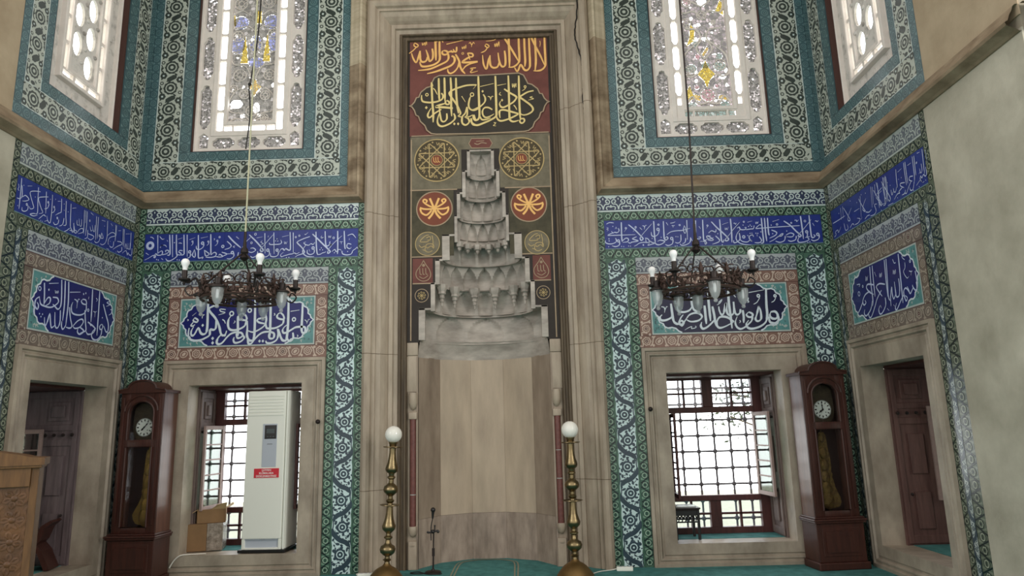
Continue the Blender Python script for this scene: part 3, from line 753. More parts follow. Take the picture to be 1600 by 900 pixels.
'sincerity': '''8 -1981,3835 -1974,3696 -1971,3548
8 -1967,3773 -1951,3674 -1981,3642 -2012,3639
8 -1945,3669 -1909,3696 -1862,3674 -1901,3645 -1941,3633
8 -1725,3794 -1787,3780 -1855,3748 -1837,3698 -1809,3654 -1790,3615 -1831,3593 -1844,3612
o7 -1881,3619,9 -1605,3730,8 -1517,3711,8 -1456,3619,8
8 -1863,3615 -1864,3576 -1896,3549 -1931,3547 -1935,3575
8 -1757,3827 -1747,3698 -1735,3585 -1764,3568
8 -1613,3782 -1686,3757 -1741,3727 -1717,3677 -1690,3640 -1666,3608 -1713,3584
8 -1764,3568 -1794,3560 -1828,3542 -1781,3540 -1730,3565
8 -1647,3823 -1636,3719 -1625,3612
8 -1592,3720 -1607,3674 -1650,3651
8 -1621,3584 -1649,3591 -1687,3556 -1712,3531
8 -1559,3822 -1549,3700 -1546,3607 -1553,3541 -1588,3555 -1606,3596
8 -1588,3555 -1631,3533
8 -1504,3701 -1515,3664 -1548,3644
8 -1424,3827 -1411,3705 -1426,3684 -1447,3670 -1490,3638
8 -1435,3611 -1442,3567 -1485,3545 -1507,3564
9 -1355,3827 -1340,3687 -1322,3594 -1361,3574
8 -1361,3648 -1374,3580 -1419,3549
9 -1279,3823 -1268,3693 -1255,3591 -1223,3558 -1262,3554
9 -1264,3572 -1307,3535 -1342,3515
9 -1212,3636 -1187,3569 -1223,3541
6 -1898,3790 -1842,3810
6 -1476,3784 -1435,3798
6 -1254,3784 -1199,3806
5 -2016,3770 -2005,3745 -2013,3720 -1997,3711
d8 -1947,3780 -1683,3526 -1660,3524 -1583,3768 -1512,3792 -1382,3787 -1313,3728 -1373,3725 -1788,3722 -1994,3571
6 -1465,3525 -1408,3512
8 -1063,3827 -1049,3692 -1040,3578
8 -1016,3827 -1006,3704 -1008,3564
8 -1040,3827 -1026,3699
8 -1209,3644 -1198,3572 -1172,3548 -1149,3564 -1176,3577 -1230,3545
8 -1140,3565 -1112,3605 -1062,3627 -1054,3591 -1129,3553
8 -980,3635 -975,3560 -1020,3530
8 -969,3600 -868,3597 -912,3548 -970,3553
7 -865,3723 -866,3652 -892,3660 -912,3709
7 -904,3657 -926,3641 -947,3683
6 -1094,3716 -1089,3648 -1118,3648 -1136,3711
7 -1129,3644 -1158,3643 -1167,3688
8 -855,3822 -845,3674 -835,3566
8 -823,3824 -815,3683 -809,3588
o7 -775,3631,10
8 -759,3626 -778,3567 -825,3541 -854,3554
8 -743,3672 -747,3615 -708,3626 -740,3672
8 -656,3832 -648,3731 -642,3652 -664,3582 -711,3548 -753,3550
8 -638,3669 -579,3718 -524,3734 -493,3710 -572,3672 -609,3637 -612,3586 -596,3583
9 -501,3833 -489,3711 -489,3644
9 -484,3829 -476,3713
9 -513,3639 -517,3579 -555,3561 -586,3571
9 -447,3657 -376,3668 -358,3647 -439,3601 -515,3547
9 -354,3615 -350,3575 -402,3543 -434,3553
9 -353,3830 -343,3718 -331,3636
9 -332,3832 -308,3626
7 -197,3707 -194,3639 -229,3631 -238,3690
7 -230,3635 -257,3622 -277,3677 -288,3614
9 -195,3829 -188,3727 -187,3623
9 -151,3653 -148,3582 -190,3563 -222,3582 -232,3553 -268,3596 -335,3548
6 -1254,3784 -1198,3805
6 -296,3786 -216,3809
6 -445,3781 -395,3796
o5 -964,3741,8
6 -763,3808 -697,3815
6 -594,3820 -562,3803
6 -636,3527 -580,3518
6 -961,3831 -914,3817
d7 -1167,3514 -1122,3519 -987,3522 -901,3518 -783,3518 -604,3530 -456,3531 -285,3520 -206,3523 -159,3556 -704,3759 -578,3621 -545,3761''',
'throne_opening': '''9 439,3797 509,3700 558,3623 517,3625 520,3670 617,3739
9 795,3782 849,3688 901,3612 854,3642 885,3694 942,3736
8 1112,3766 1162,3685 1234,3587 1212,3573 1175,3623
9 150,3703 276,3700 456,3701
8 667,3680 789,3679
8 376,3817 360,3682
8 426,3819 409,3685
8 1068,3819 1046,3606
8 1098,3808 1076,3629
8 1149,3815 1133,3693
8 1203,3812 1191,3675 1181,3562
8 835,3798 804,3581
9 148,3541 197,3557 185,3588 248,3598 260,3565 335,3611
8 413,3624 430,3543 491,3545 481,3595
8 538,3539 604,3565 636,3536
8 652,3540 722,3538 777,3565 715,3593
8 796,3552 823,3575
8 874,3534 932,3551 984,3545
8 911,3600 973,3579 1028,3590
8 993,3531 1073,3524 1115,3552 1097,3616 1146,3610
7 1294,3771 1305,3636 1327,3603
8 1323,3826 1314,3672
7 1362,3828 1346,3701
8 1194,3697 1265,3708
7 1243,3574 1313,3563
d11 324,3768 354,3513 599,3514 1214,3521 953,3790 862,3804 615,3818 753,3755
8 2013,3834 2005,3723 1998,3609
6 2059,3810 2057,3693
8 2028,3662 2027,3600 2002,3585 1982,3609 1951,3588 1937,3611 1924,3585 1942,3553 1922,3578 1853,3551
6 1970,3715 1970,3652 1944,3637 1936,3682
6 1940,3647 1916,3640
8 1852,3829 1848,3730 1844,3637 1823,3581
8 1879,3826 1872,3721 1868,3643
8 1821,3654 1769,3665 1756,3639 1800,3613
8 1785,3620 1734,3583 1681,3537 1654,3555
8 1827,3597 1792,3537 1752,3543 1749,3571
8 1705,3828 1700,3723 1702,3609
8 1729,3826 1726,3714 1725,3617
8 1679,3643 1612,3659 1603,3638 1657,3601
8 1629,3613 1566,3594 1578,3574 1533,3581 1469,3548
8 1675,3572 1655,3546 1609,3545
8 1564,3817 1552,3713 1551,3639
9 1287,3795 1336,3708 1403,3593 1384,3560 1365,3589
8 1319,3826 1318,3697 1298,3559
8 1372,3815 1376,3710 1350,3567
8 1348,3815 1354,3685 1315,3562 1262,3554
8 1188,3823 1206,3702 1187,3553
8 1150,3678 1212,3598 1221,3559
7 1537,3653 1511,3612 1484,3621 1482,3658
7 1470,3626 1441,3603 1437,3657
7 1280,3736 1210,3716 1170,3704
6 1591,3779 1662,3788
6 1763,3778 1822,3781
6 1933,3828 1974,3822
o5 1906,3747,7
d8 1896,3525 2005,3547 1802,3524 1531,3545 1914,3752 1638,3706 1588,3708 1393,3746 1436,3702
8 1349,3526 1446,3522
6 1956,3541 1982,3546''',
}
# ------------------------------------------------------------------ the room
ZM = 4.28
def two_walls(name, W, us, vs, holes, m, dep=0.20):
    lo = [v for v in vs if v < ZM] + [ZM]; hi = [ZM] + [v for v in vs if v > ZM]
    o = grid_wall(name, W, us, lo, holes, dep, m); q = grid_wall('upper_part', W, us, hi, holes, .20, m); del q['kind']; q.parent = o; return o
def grid_wall(name, W, us, vs, holes, depth, m, parent=None):
    b = MB(); cu = [(us[i] + us[i + 1]) / 2 for i in range(len(us) - 1)]; cv = [(vs[i] + vs[i + 1]) / 2 for i in range(len(vs) - 1)]
    def solid(i, j):
        if i < 0 or j < 0 or i >= len(cu) or j >= len(cv): return False
        return not any(a < cu[i] < c and d < cv[j] < e for a, c, d, e in holes)
    for i in range(len(cu)):
        for j in range(len(cv)):
            if not solid(i, j): continue
            u0, u1, v0, v1 = us[i], us[i + 1], vs[j], vs[j + 1]
            b.poly([W(u0, v0, 0), W(u1, v0, 0), W(u1, v1, 0), W(u0, v1, 0)]); b.poly([W(u0, v0, -depth), W(u0, v1, -depth), W(u1, v1, -depth), W(u1, v0, -depth)])
            if not solid(i - 1, j): b.poly([W(u0, v0, 0), W(u0, v1, 0), W(u0, v1, -depth), W(u0, v0, -depth)])
            if not solid(i + 1, j): b.poly([W(u1, v0, 0), W(u1, v0, -depth), W(u1, v1, -depth), W(u1, v1, 0)])
            if not solid(i, j - 1): b.poly([W(u0, v0, 0), W(u0, v0, -depth), W(u1, v0, -depth), W(u1, v0, 0)])
            if not solid(i, j + 1): b.poly([W(u0, v1, 0), W(u1, v1, 0), W(u1, v1, -depth), W(u0, v1, -depth)])
    return tag(b.build(name, m, parent), kind='structure')
TOP = 8.2; DEP = 0.20; DEP_S = 0.20
LO_B = (2.045, 3.335, 0.23, 2.065); UP_B = (2.14, 3.515, 4.88, 7.5)       # openings of the back wall, right half
LO_S = (0.425, 1.625, 0.23, 2.045); UP_S = (0.58, 1.77, 4.88, 7.5)        # openings of a side wall
def mir(r): return (-r[1], -r[0], r[2], r[3])
NICHE = (-1.365, 1.365, -1, 6.81)
holes = [LO_B, UP_B, mir(LO_B), mir(UP_B), NICHE]
us = sorted({-HW, HW, *[h[0] for h in holes], *[h[1] for h in holes]}); vs = sorted({0, TOP, *[h[2] for h in holes if h[2] > 0], *[h[3] for h in holes]})
wall_back = two_walls('wall_back', BACK, us, vs, holes, 'shell')
wall_side = {}
for W, s, nm in ((RIGHT, 1, 'wall_right'), (LEFT, -1, 'wall_left')):
    hs = [LO_S, UP_S] if s > 0 else [mir(LO_S), mir(UP_S)]
    ends = (-0.2, 3.35) if s > 0 else (-3.35, 0.2)
    us = sorted({*ends, *[h[0] for h in hs], *[h[1] for h in hs]}); vs = sorted({0, TOP, *[h[2] for h in hs], *[h[3] for h in hs]})
    wall_side[s] = two_walls(nm, W, us, vs, hs, 'shell', DEP_S)
    # bare stone beside the tiles, and the pier face that turns away into the hall
    f = MB(); u0, u1 = ur(W, s, 2.11, 3.36); f.box(u0, u1, 0, 4.2, 0, 0.015, 0, W)
    f.build('stone_facing', 'plaster', wall_side[s])
    f = MB(); u0, u1 = ur(W, s, 2.19, 3.36); f.box(u0, u1, 4.3, TOP, 0, 0.012, 0, W); f.build('stone_facing', 'plaster_warm', wall_side[s])
    p = MB(); u0, u1 = ur(W, s, 2.6, 3.349); p.box(u0, u1, 0, TOP, -DEP_S, -3.4, 0, W); p.build('pier', 'plaster', wall_side[s])
b = MB(); b.box(-7.6, 7.6, -11.5, 0.98, -0.12, 0.0); floor = tag(b.build('floor', 'carpet'), kind='structure')
b = MB(); b.box(-HW - DEP, HW + DEP, -3.36, 1.1, TOP, TOP + 0.25); tag(b.build('ceiling', 'shell'), kind='structure')
# niche outline woven into the carpet
q = Pat(Wl((0, 0, 0), (1, 0, 0), (0, 1, 0), (0, 0, 1)), 0.002)
for o in (0.0, 0.035):
    q.ribbon([(-0.335 - o, -0.9), (-0.333 - o, -0.2), (-0.325 - o, 0.40 + o), (-0.26, 0.56 + o), (-0.13, 0.63 + o), (0.0, 0.65 + o), (0.13, 0.62 + o), (0.24, 0.54 + o), (0.29 + o, 0.38 + o), (0.30 + o, -0.2), (0.305 + o, -0.9)], 0.016, 0)
q.build('woven_line', 'carpet_line', floor)

# ------------------------------------------------------------------ tile patterns
def smap(u0, v0, u1, v1, vert, flip=False):
    L = (v1 - v0) if vert else (u1 - u0); w = (u1 - u0) if vert else (v1 - v0)
    def f(s, t):
        if flip: t = w - t
        return (u0 + t, v0 + s) if vert else (u0 + s, v0 + t)
    return L, w, f
def slab(p, u0, v0, u1, v1, mi, h=0.0): p.box(u0, u1, v0, v1, h, p.b, mi, p.W)
def green_strip(p, u0, v0, u1, v1, vert=False, flip=False):
    """green border: rings between slanting dark lines. materials 0 green 1 dark 2 light 3 ring"""
    slab(p, u0, v0, u1, v1, 0); L, w, f = smap(u0, v0, u1, v1, vert, flip); n = max(1, round(L / 0.1)); a = L / n
    for i in range(n):
        c = (i + 0.5) * a; x0, x1 = (i * a - 0.30 * a, i * a + 0.30 * a)
        if i: 
            y = ((0.04, 0.96) if i % 2 else (0.96, 0.04)); t = 0.075 * a
            p.P([f(x0 - t, y[0] * w), f(x0 + t, y[0] * w), f(x1 + t, y[1] * w), f(x1 - t, y[1] * w)], 1, 2)
            p.P([f(x0, y[1] * w), f(x0 + 0.25 * a, y[1] * w), f(i * a - 0.02 * a, 0.5 * w)], 2, 1); p.P([f(x1, y[0] * w), f(x1 - 0.25 * a, y[0] * w), f(i * a + 0.02 * a, 0.5 * w)], 2, 1)
        cc = f(c, 0.5 * w); r = 0.33 * min(w, a)
        p.disc(cc, r * 1.2, 1, 2, 8); p.disc(cc, r, 3, 3, 8 if i % 2 else 6); p.disc(cc, r * 0.72, 0, 4, 8)
        if i % 2: p.P([f(c - r * .5, .5 * w - r * .14), f(c + r * .5, .5 * w - r * .14), f(c + r * .5, .5 * w + r * .14), f(c - r * .5, .5 * w + r * .14)], 1, 5)
        else: p.flower(cc, r * 0.5, 1, 5, 5, 0.5)
    for y in (0.0, 0.955): p.P([f(0, y * w), f(L, y * w), f(L, (y + 0.045) * w), f(0, (y + 0.045) * w)], 1, 2)
def frieze(p, u0, v0, u1, v1, flip=False, unit=0.178, top=0.80):
    """white frieze with a dark lambrequin of scrolls. materials 0 white 1 dark"""
    slab(p, u0, v0, u1, v1, 0); L, w, f = smap(u0, v0, u1, v1, False, flip); n = round(L / unit); a = L / n; H = w * top
    for i in range(n):
        s = i * a; g = lambda x, y: f(s + x * a, y * H)
        p.P([g(0, .10), g(1, .10), g(1, .80), g(.88, .90), g(.76, .84), g(.64, .93), g(.5, 1.04), g(.36, .93), g(.24, .84), g(.12, .90), g(0, .80)], 1, 1)
        for sg in (1, -1):
            h = lambda x, y: g(.5 + sg * x, y)
            p.ribbon([h(.0, .16), h(.05, .36), h(.16, .50), h(.36, .52), h(.43, .68), h(.32, .80), h(.18, .74), h(.20, .62), h(.30, .62)], 0.0125, 0, 2)
            p.ribbon([h(.5, .30), h(.34, .36), h(.20, .28), h(.26, .14)], 0.011, 0, 2)
            p.P([h(.5, .46), h(.44, .40), h(.5, .32)] if sg > 0 else [h(.5, .32), h(.44, .40), h(.5, .46)], 0, 3)
        p.P([g(.45, .84), g(.5, .76), g(.55, .84), g(.5, .94)], 0, 3)
    p.P([f(0, .0), f(L, 0), f(L, .05 * w), f(0, .05 * w)], 0, 2)
def red_strip(p, u0, v0, u1, v1, vert=False):
    """dull red border of pale rosettes and scrolls. materials 0 red 1 pink 2 dark"""
    slab(p, u0, v0, u1, v1, 0); L, w, f = smap(u0, v0, u1, v1, vert); n = max(1, round(L / 0.142)); a = L / n
    for i in range(n):
        c = (i + 0.5) * a; k = i % 3; r = 0.36 * w
        if k == 0 or k == 2:
            cc = f(c, .52 * w); p.flower(cc, r, 1, 1, 7, .16); p.flower(cc, r * .76, 0, 2, 7, .16); p.disc(cc, r * .5, 1, 3, 9); p.disc(cc, r * .34, 2 if k == 0 else 0, 4, 8); p.disc(cc, r * .14, 1, 5, 6)
        else:
            cc = f(c, .5 * w); p.disc(cc, r * .9, 1, 1, 9, r * .75, .5); p.disc(cc, r * .72, 0, 2, 9, r * .55, .5); p.disc(cc, r * .5, 1, 3, 8, r * .3, .8)
        sg = 1 if i % 2 else -1; m = .5 * w
        p.ribbon([f(i * a - .22 * a, m - sg * .36 * w), f(i * a - .05 * a, m - sg * .15 * w), f(i * a + .04 * a, m + sg * .2 * w), f(i * a + .2 * a, m + sg * .40 * w)] if 0 < i else [f(.02, .1 * w), f(.03, .3 * w), f(.02, .6 * w)], 0.014, 1, 2)
        p.disc(f(i * a + .03 * a, m - sg * .30 * w), .11 * w, 1, 2, 6); p.disc(f(i * a - .06 * a + .01, m + sg * .34 * w), .09 * w, 1, 2, 6)
    for y in (0.0, 0.955): p.P([f(0, y * w), f(L, y * w), f(L, (y + 0.045) * w), f(0, (y + 0.045) * w)], 2, 1)
def vine(p, u0, v0, u1, v1, unit=0.29, seed=1, mirror=False):
    """tall panel: white ground, dark serrated leaves swinging left and right, a rosette in every bend. 0 green 1 white 2 slate 3 dark"""
    rg = random.Random(seed); slab(p, u0, v0, u1, v1, 0); L, w, f_ = smap(u0, v0, u1, v1, True, mirror); f = lambda x, y: f_(y, x); n = max(1, round((L - .02) / unit)); a = (L - 0.03) / n
    N = n * 6
    def LF(y): return (0.05 + 0.05 * abs(math.sin(y / a * pi * 2 + .4))) * w
    def RT(y): return w - (0.05 + 0.05 * abs(math.sin(y / a * pi * 2 + 1.5))) * w
    for k in range(N):
        y0 = 0.008 + k * a / 6; y1 = y0 + a / 6
        if k == N - 1: p.P([f(LF(y0), y0), f(RT(y0), y0), f(w * .62, y1 - .01), f(w * .5, y1 + .012), f(w * .38, y1 - .01)], 1, 1)
        else: p.P([f(LF(y0), y0), f(RT(y0), y0), f(RT(y1), y1), f(LF(y1), y1)], 1, 1)
    for i in range(n):
        s = i * a + 0.008; up = i % 2; g = (lambda x, y, s=s: f((x if up else 1 - x) * w, s + y * a))
        p.ribbon([g(.12, -.02), g(.30, .14), g(.58, .24), g(.84, .46), g(.90, .66)], .030 if w < .15 else .050, 2, 3, (.25, .3))
        p.ribbon([g(.90, .60), g(.86, .80), g(.88, 1.0)], .012, 2, 3)
        p.ribbon([g(.06, .02), g(.10, .22), g(.07, .5)], .010, 2, 2)
        c = g(.46, .70); r = .265 * w
        p.flower(c, r * 1.05, 3, 2, 9, .12); p.disc(c, r * .66, 1, 3, 10); p.disc(c, r * .50, 2, 4, 10); p.disc(c, r * .17, 1, 5, 8)
        spots = [(.2, .82, .09), (.75, .86, .08), (.22, .55, .07), (.66, .50, .06), (.72, .7, .07), (.5, .95, .07), (.40, .42, .06), (.2, .36, .07), (.66, .10, .08), (.84, .24, .06), (.5, .04, .06), (.26, .94, .05), (.80, .02, .05), (.30, .30, .04), (.74, .34, .04), (.62, .6, .04), (.12, .66, .04), (.34, .20, .05), (.16, .16, .05), (.56, .36, .04), (.30, .64, .05), (.82, .94, .05), (.60, .80, .05), (.12, .44, .05), (.44, .28, .04)]
        for x, y, q in spots:
            p.disc(g(x + rg.uniform(-.02, .02), y + rg.uniform(-.02, .02)), q * w * 1.25, 3 if q < .08 else 2, 2, 7, q * w * rg.uniform(.6, 1.0), rg.uniform(0, 3))
        for x, y, x2, y2 in ((.2, .82, .42, .96), (.66, .5, .78, .6), (.2, .36, .45, .46), (.6, .06, .84, .22)):
            p.ribbon([g(x, y), g((x + x2) / 2 + .04, (y + y2) / 2 - .02), g(x2, y2)], .007, 3, 2)
def flora(p, u0, v0, u1, v1, vert, flip=False, unit=0.285, seed=2):
    """upper border: dark rosettes and curled leaves on a sage ground. 0 sage 1 dark 2 light rim"""
    rg = random.Random(seed); slab(p, u0, v0, u1, v1, 0); L, w, f = smap(u0, v0, u1, v1, vert, flip); n = max(1, round(L / unit)); a = L / n; R = min(.33 * w, .33 * a)
    for i in range(n):
        s = i * a; c = f(s + .5 * a, .48 * w)
        p.flower(c, R, 1, 1, 10, .1); p.disc(c, R * .70, 0, 2, 12); p.disc(c, R * .54, 1, 3, 10); p.disc(c, R * .24, 0, 4, 8)
        sg = 1 if not flip else -1
        p.ribbon([f(s - .17 * a, .34 * w), f(s - .06 * a, .44 * w), f(s + .04 * a, .60 * w), f(s + .13 * a, .66 * w)], .062, 1, 1, (.1, .12)) if i else p.disc(f(s + .08 * a, .5 * w), .03, 1, 1, 8, .02)
        for x, y, q, ring in ((.10, .17, .15, 1), (.90, .83, .15, 1), (.74, .12, .085, 1), (.28, .87, .085, 1)):
            cc = f(s + x * a, y * w); p.flower(cc, q * w, 1, 1, 6, .14)
            if q < .1: p.disc(cc, q * w * .5, 0, 2, 6)
            else: p.disc(cc, q * w * .3, 2, 2, 6)
        for x, y, an in ((.45, .10, .6), (.55, .92, -.6), (.86, .36, .9), (.16, .66, -.9), (.30, .12, 2.4), (.72, .90, 2.3), (.02, .88, .5), (.98, .12, .4)):
            if vert: an = pi / 2 - an
            p.disc(f(s + x * a, y * w), .085 * w, 1, 1, 6, .036 * w, an)
        for pts in ([(.30, .12), (.40, .06), (.56, .08), (.66, .02)], [(.44, .94), (.58, .96), (.70, .90), (.80, .95)]): p.ribbon([f(s + x * a, y * w) for x, y in pts], .014, 1, 1, (.3, .3))
    for y in (0.0, 0.965): p.P([f(0, y * w), f(L, y * w), f(L, (y + 0.035) * w), f(0, (y + 0.035) * w)], 2, 1)
def teal_strip(p, u0, v0, u1, v1, vert=False):
    """teal band with faint rings. 0 teal 1 light 2 dark"""
    slab(p, u0, v0, u1, v1, 0); L, w, f = smap(u0, v0, u1, v1, vert); n = max(1, round(L / 0.118)); a = L / n
    for i in range(n):
        c = f((i + .5) * a, .5 * w); r = .36 * min(a, w)
        p.disc(c, r, 1, 1, 8); p.disc(c, r * .82, 0, 2, 8); p.flower(c, r * .5, 1, 3, 5, .4); p.disc(c, r * .22, 2, 4, 6)
        for y in (.08, .92): p.P([f(i * a - .16 * a, y * w), f(i * a + .16 * a, y * w), f(i * a, (.5 + (y - .5) * .35) * w)] if i else [f(0, y * w), f(.16 * a, y * w), f(0, (.5 + (y - .5) * .35) * w)], 1, 1)
    for y in (0.0, 0.96): p.P([f(0, y * w), f(L, y * w), f(L, (y + 0.04) * w), f(0, (y + 0.04) * w)], 2, 1)
GREEN = ['green', 'green_dk', 'green_lt', 'ring']; 
MT['green_s'] = glaze('tile_green_side', S(86, 94, 80)); MT['green_s_lt'] = glaze('tile_green_side_light', S(112, 118, 102)); MT['ring_s'] = glaze('tile_ring_side', S(148, 152, 134), .1)  # same green tiles, greyed: glancing reflections on the side walls put into the colour
MT['frieze_grey'] = glaze('tile_frieze_grey', S(158, 164, 166), .1); MT['frieze_slate'] = glaze('tile_frieze_slate', S(84, 88, 100)); MT['red_s'] = glaze('tile_red_side', S(106, 94, 84)); MT['pink_s'] = glaze('tile_pink_side', S(152, 140, 126), .1)
GREEN_S = ['green_s', 'green_dk', 'green_s_lt', 'ring_s']

tn = 0
def trim_root(W, v):
    global tn; tn += 1; t = thing('trim_%d' % tn, None, None, W(0, 0, 0)); t['kind'] = 'structure'; return t
tile_back = trim_root(BACK, 0); tile_side = {1: trim_root(RIGHT, 0), -1: trim_root(LEFT, 0)}
# the back wall, lower zone
for s in (-1, 1):
    X = lambda a, c: ur(BACK, s, a, c)
    g = Pat(BACK); zt = 4.185 if s < 0 else 3.963
    for a, c, z1 in ((1.36, 1.45, zt), (3.98, 4.068, zt)): u0, u1 = X(a, c); green_strip(g, u0, 0, u1, z1, True)
    for a, c in ((1.695, 1.79), (3.64, 3.735)): u0, u1 = X(a, c); green_strip(g, u0, 0, u1, 3.40, True)
    u0, u1 = X(1.45, 3.98); green_strip(g, u0, 3.40, u1, 3.508); green_strip(g, u0, 3.856, u1, 3.963)
    g.build('green_tile_border', GREEN, tile_back)
    g = Pat(BACK); u0, u1 = X(1.45, 3.98) if s < 0 else X(1.36, 4.068); frieze(g, u0, 3.963, u1, 4.2); g.build('white_tile_frieze', ['white', 'navy'], tile_back)
    g = Pat(BACK); u0, u1 = X(1.79, 3.64); frieze(g, u0, 3.207, u1, 3.40, False, 0.178, 0.9); g.build('grey_tile_frieze', ['frieze_grey', 'frieze_slate'], tile_back)
    g = Pat(BACK)
    for a, c, z0, z1, vt in ((1.79, 3.64, 2.343, 2.493, 0), (1.79, 3.64, 3.062, 3.207, 0), (1.79, 1.93, 2.493, 3.062, 1), (3.502, 3.64, 2.493, 3.062, 1)): u0, u1 = X(a, c); red_strip(g, u0, z0, u1, z1, bool(vt))
    g.build('red_tile_border', ['red', 'pink', 'red_dk'], tile_back)
    for k, (a, c) in enumerate(((1.45, 1.695), (3.735, 3.98))):
        g = Pat(BACK); u0, u1 = X(a, c); vine(g, u0, 0, u1, 3.40, 0.29, 5 + k, s < 0); g.build('vine_tile_panel', ['green', 'vine_white', 'slate', 'slate'], tile_back)
    # upper zone
    g = Pat(BACK)
    for a, c, z0, z1, vt in ((1.575, 4.068, 4.39, 4.52, 0), (1.575, 1.69, 4.52, 8.1, 1), (3.965, 4.068, 4.52, 8.1, 1), (2.0, 3.655, 4.755, 4.88, 0), (2.0, 2.14, 4.88, 8.1, 1), (3.515, 3.655, 4.88, 8.1, 1)): u0, u1 = X(a, c); teal_strip(g, u0, z0, u1, z1, bool(vt))
    g.build('teal_tile_border', ['teal', 'teal_lt', 'teal_dk'], tile_back)
    g = Pat(BACK)
    for a, c, z0, z1, vt, fl in ((1.69, 3.965, 4.52, 4.755, 0, 0), (1.69, 2.0, 4.755, 8.1, 1, s < 0), (3.655, 3.965, 4.755, 8.1, 1, s > 0)): u0, u1 = X(a, c); flora(g, u0, z0, u1, z1, bool(vt), bool(fl))
    g.build('flower_tile_border', ['sage', 'olive', 'white'], tile_back)
# the side walls
for s in (-1, 1):
    W = RIGHT if s > 0 else LEFT; X = lambda a, c: ur(W, s, a, c); pw = tile_side[s]
    g = Pat(W)
    for a, c, z1 in ((0.014, 0.075, 3.508), (0.135, 0.2, 3.40), (1.82, 1.90, 3.40), (1.97, 2.11, 3.508), (0.014, 0.115, 4.185), (2.025, 2.11, 4.185)):
        z0 = 3.508 if z1 > 4 else 0; u0, u1 = X(a, c); green_strip(g, u0, z0, u1, z1, True)
    u0, u1 = X(0.075, 1.97); green_strip(g, u0, 3.40, u1, 3.508); u0, u1 = X(0.115, 2.025); green_strip(g, u0, 3.856, u1, 3.963)
    g.build('green_tile_border', GREEN_S, pw)
    g = Pat(W); u0, u1 = X(0.115, 2.025); frieze(g, u0, 3.963, u1, 4.2); g.build('white_tile_frieze', ['pale', 'greyblue'], pw)
    g = Pat(W); u0, u1 = X(0.2, 1.82); frieze(g, u0, 3.207, u1, 3.40, False, 0.178, 0.9); g.build('grey_tile_frieze', ['frieze_grey', 'frieze_slate'], pw)
    g = Pat(W)
    for a, c, z0, z1, vt in ((0.2, 1.82, 2.343, 2.493, 0), (0.2, 1.82, 3.062, 3.207, 0), (0.2, 0.35, 2.493, 3.062, 1), (1.705, 1.82, 2.493, 3.062, 1)): u0, u1 = X(a, c); red_strip(g, u0, z0, u1, z1, bool(vt))
    g.build('red_tile_border', ['red_s', 'pink_s', 'red_dk'], pw)
    for k, (a, c) in enumerate(((0.075, 0.135), (1.90, 1.97))):
        g = Pat(W); u0, u1 = X(a, c); vine(g, u0, 0, u1, 3.40, 0.16, 9 + k, s < 0); g.build('vine_tile_panel', ['green_s', 'pale', 'slate', 'slate'], pw)
    g = Pat(W)
    for a, c, z0, z1, vt in ((0.014, 2.19, 4.39, 4.51, 0), (0.014, 0.14, 4.51, 8.1, 1), (2.09, 2.19, 4.51, 8.1, 1), (0.40, 1.87, 4.755, 4.88, 0), (0.40, 0.58, 4.88, 8.1, 1), (1.77, 1.87, 4.88, 8.1, 1)): u0, u1 = X(a, c); teal_strip(g, u0, z0, u1, z1, bool(vt))
    g.build('teal_tile_border', ['teal', 'teal_lt', 'teal_dk'], pw)
    g = Pat(W)
    for a, c, z0, z1, vt, fl in ((0.14, 2.09, 4.51, 4.755, 0, 0), (0.14, 0.40, 4.755, 8.1, 1, s < 0), (1.87, 2.09, 4.755, 8.1, 1, s > 0)): u0, u1 = X(a, c); flora(g, u0, z0, u1, z1, bool(vt), bool(fl))
    g.build('flower_tile_border', ['sage', 'olive', 'white'], pw)

# ------------------------------------------------------------------ stone trim
CORN = [(0, 0), (0, .03), (.015, .05), (.03, .085), (.045, .118), (.07, .125), (.085, .10), (.125, .085), (.165, .06), (.195, .05), (.21, .03), (.21, 0)]
def trim(W, paths, prof, m, closed=False, extra=None):
    global tn; tn += 1; b = MB()
    for pth in paths: b.sweep(pth, prof, W, 0, closed)
    if extra: extra(b)
    return tag(b.build('trim_%d' % tn, m), kind='structure')
trim(BACK, [[(-HW, 4.17), (-1.38, 4.17), (-1.38, 5.93)]], CORN, 'cornice'); trim(BACK, [[(1.38, 6.18), (1.38, 4.17), (HW, 4.17)]], CORN, 'cornice')
trim(BACK, [[(-1.38, 5.93), (-1.38, TOP)]], CORN, 'cornice_clean'); trim(BACK, [[(1.38, TOP), (1.38, 6.18)]], CORN, 'cornice_clean')
trim(RIGHT, [[(0, 4.17), (3.36, 4.17)]], CORN, 'cornice'); trim(LEFT, [[(-3.36, 4.17), (0, 4.17)]], CORN, 'cornice')
for s in (-1, 1):   # the cornice turning the corner of each pier
    Wp = Wl((s * HW, -3.365, 0), (1, 0, 0), (0, 0, 1), (0, -1, 0)); trim(Wp, [[(0, 4.17), (3.4, 4.17)] if s > 0 else [(-3.4, 4.17), (0, 4.17)]], CORN, 'cornice')
FRAME = [(0, 0), (0, .05), (.035, .055), (.045, .035), (.06, .035), (.07, .05), (.085, .05), (.10, .028), (.115, .028), (.125, .042), (.26, .042), (.26, -.03)]
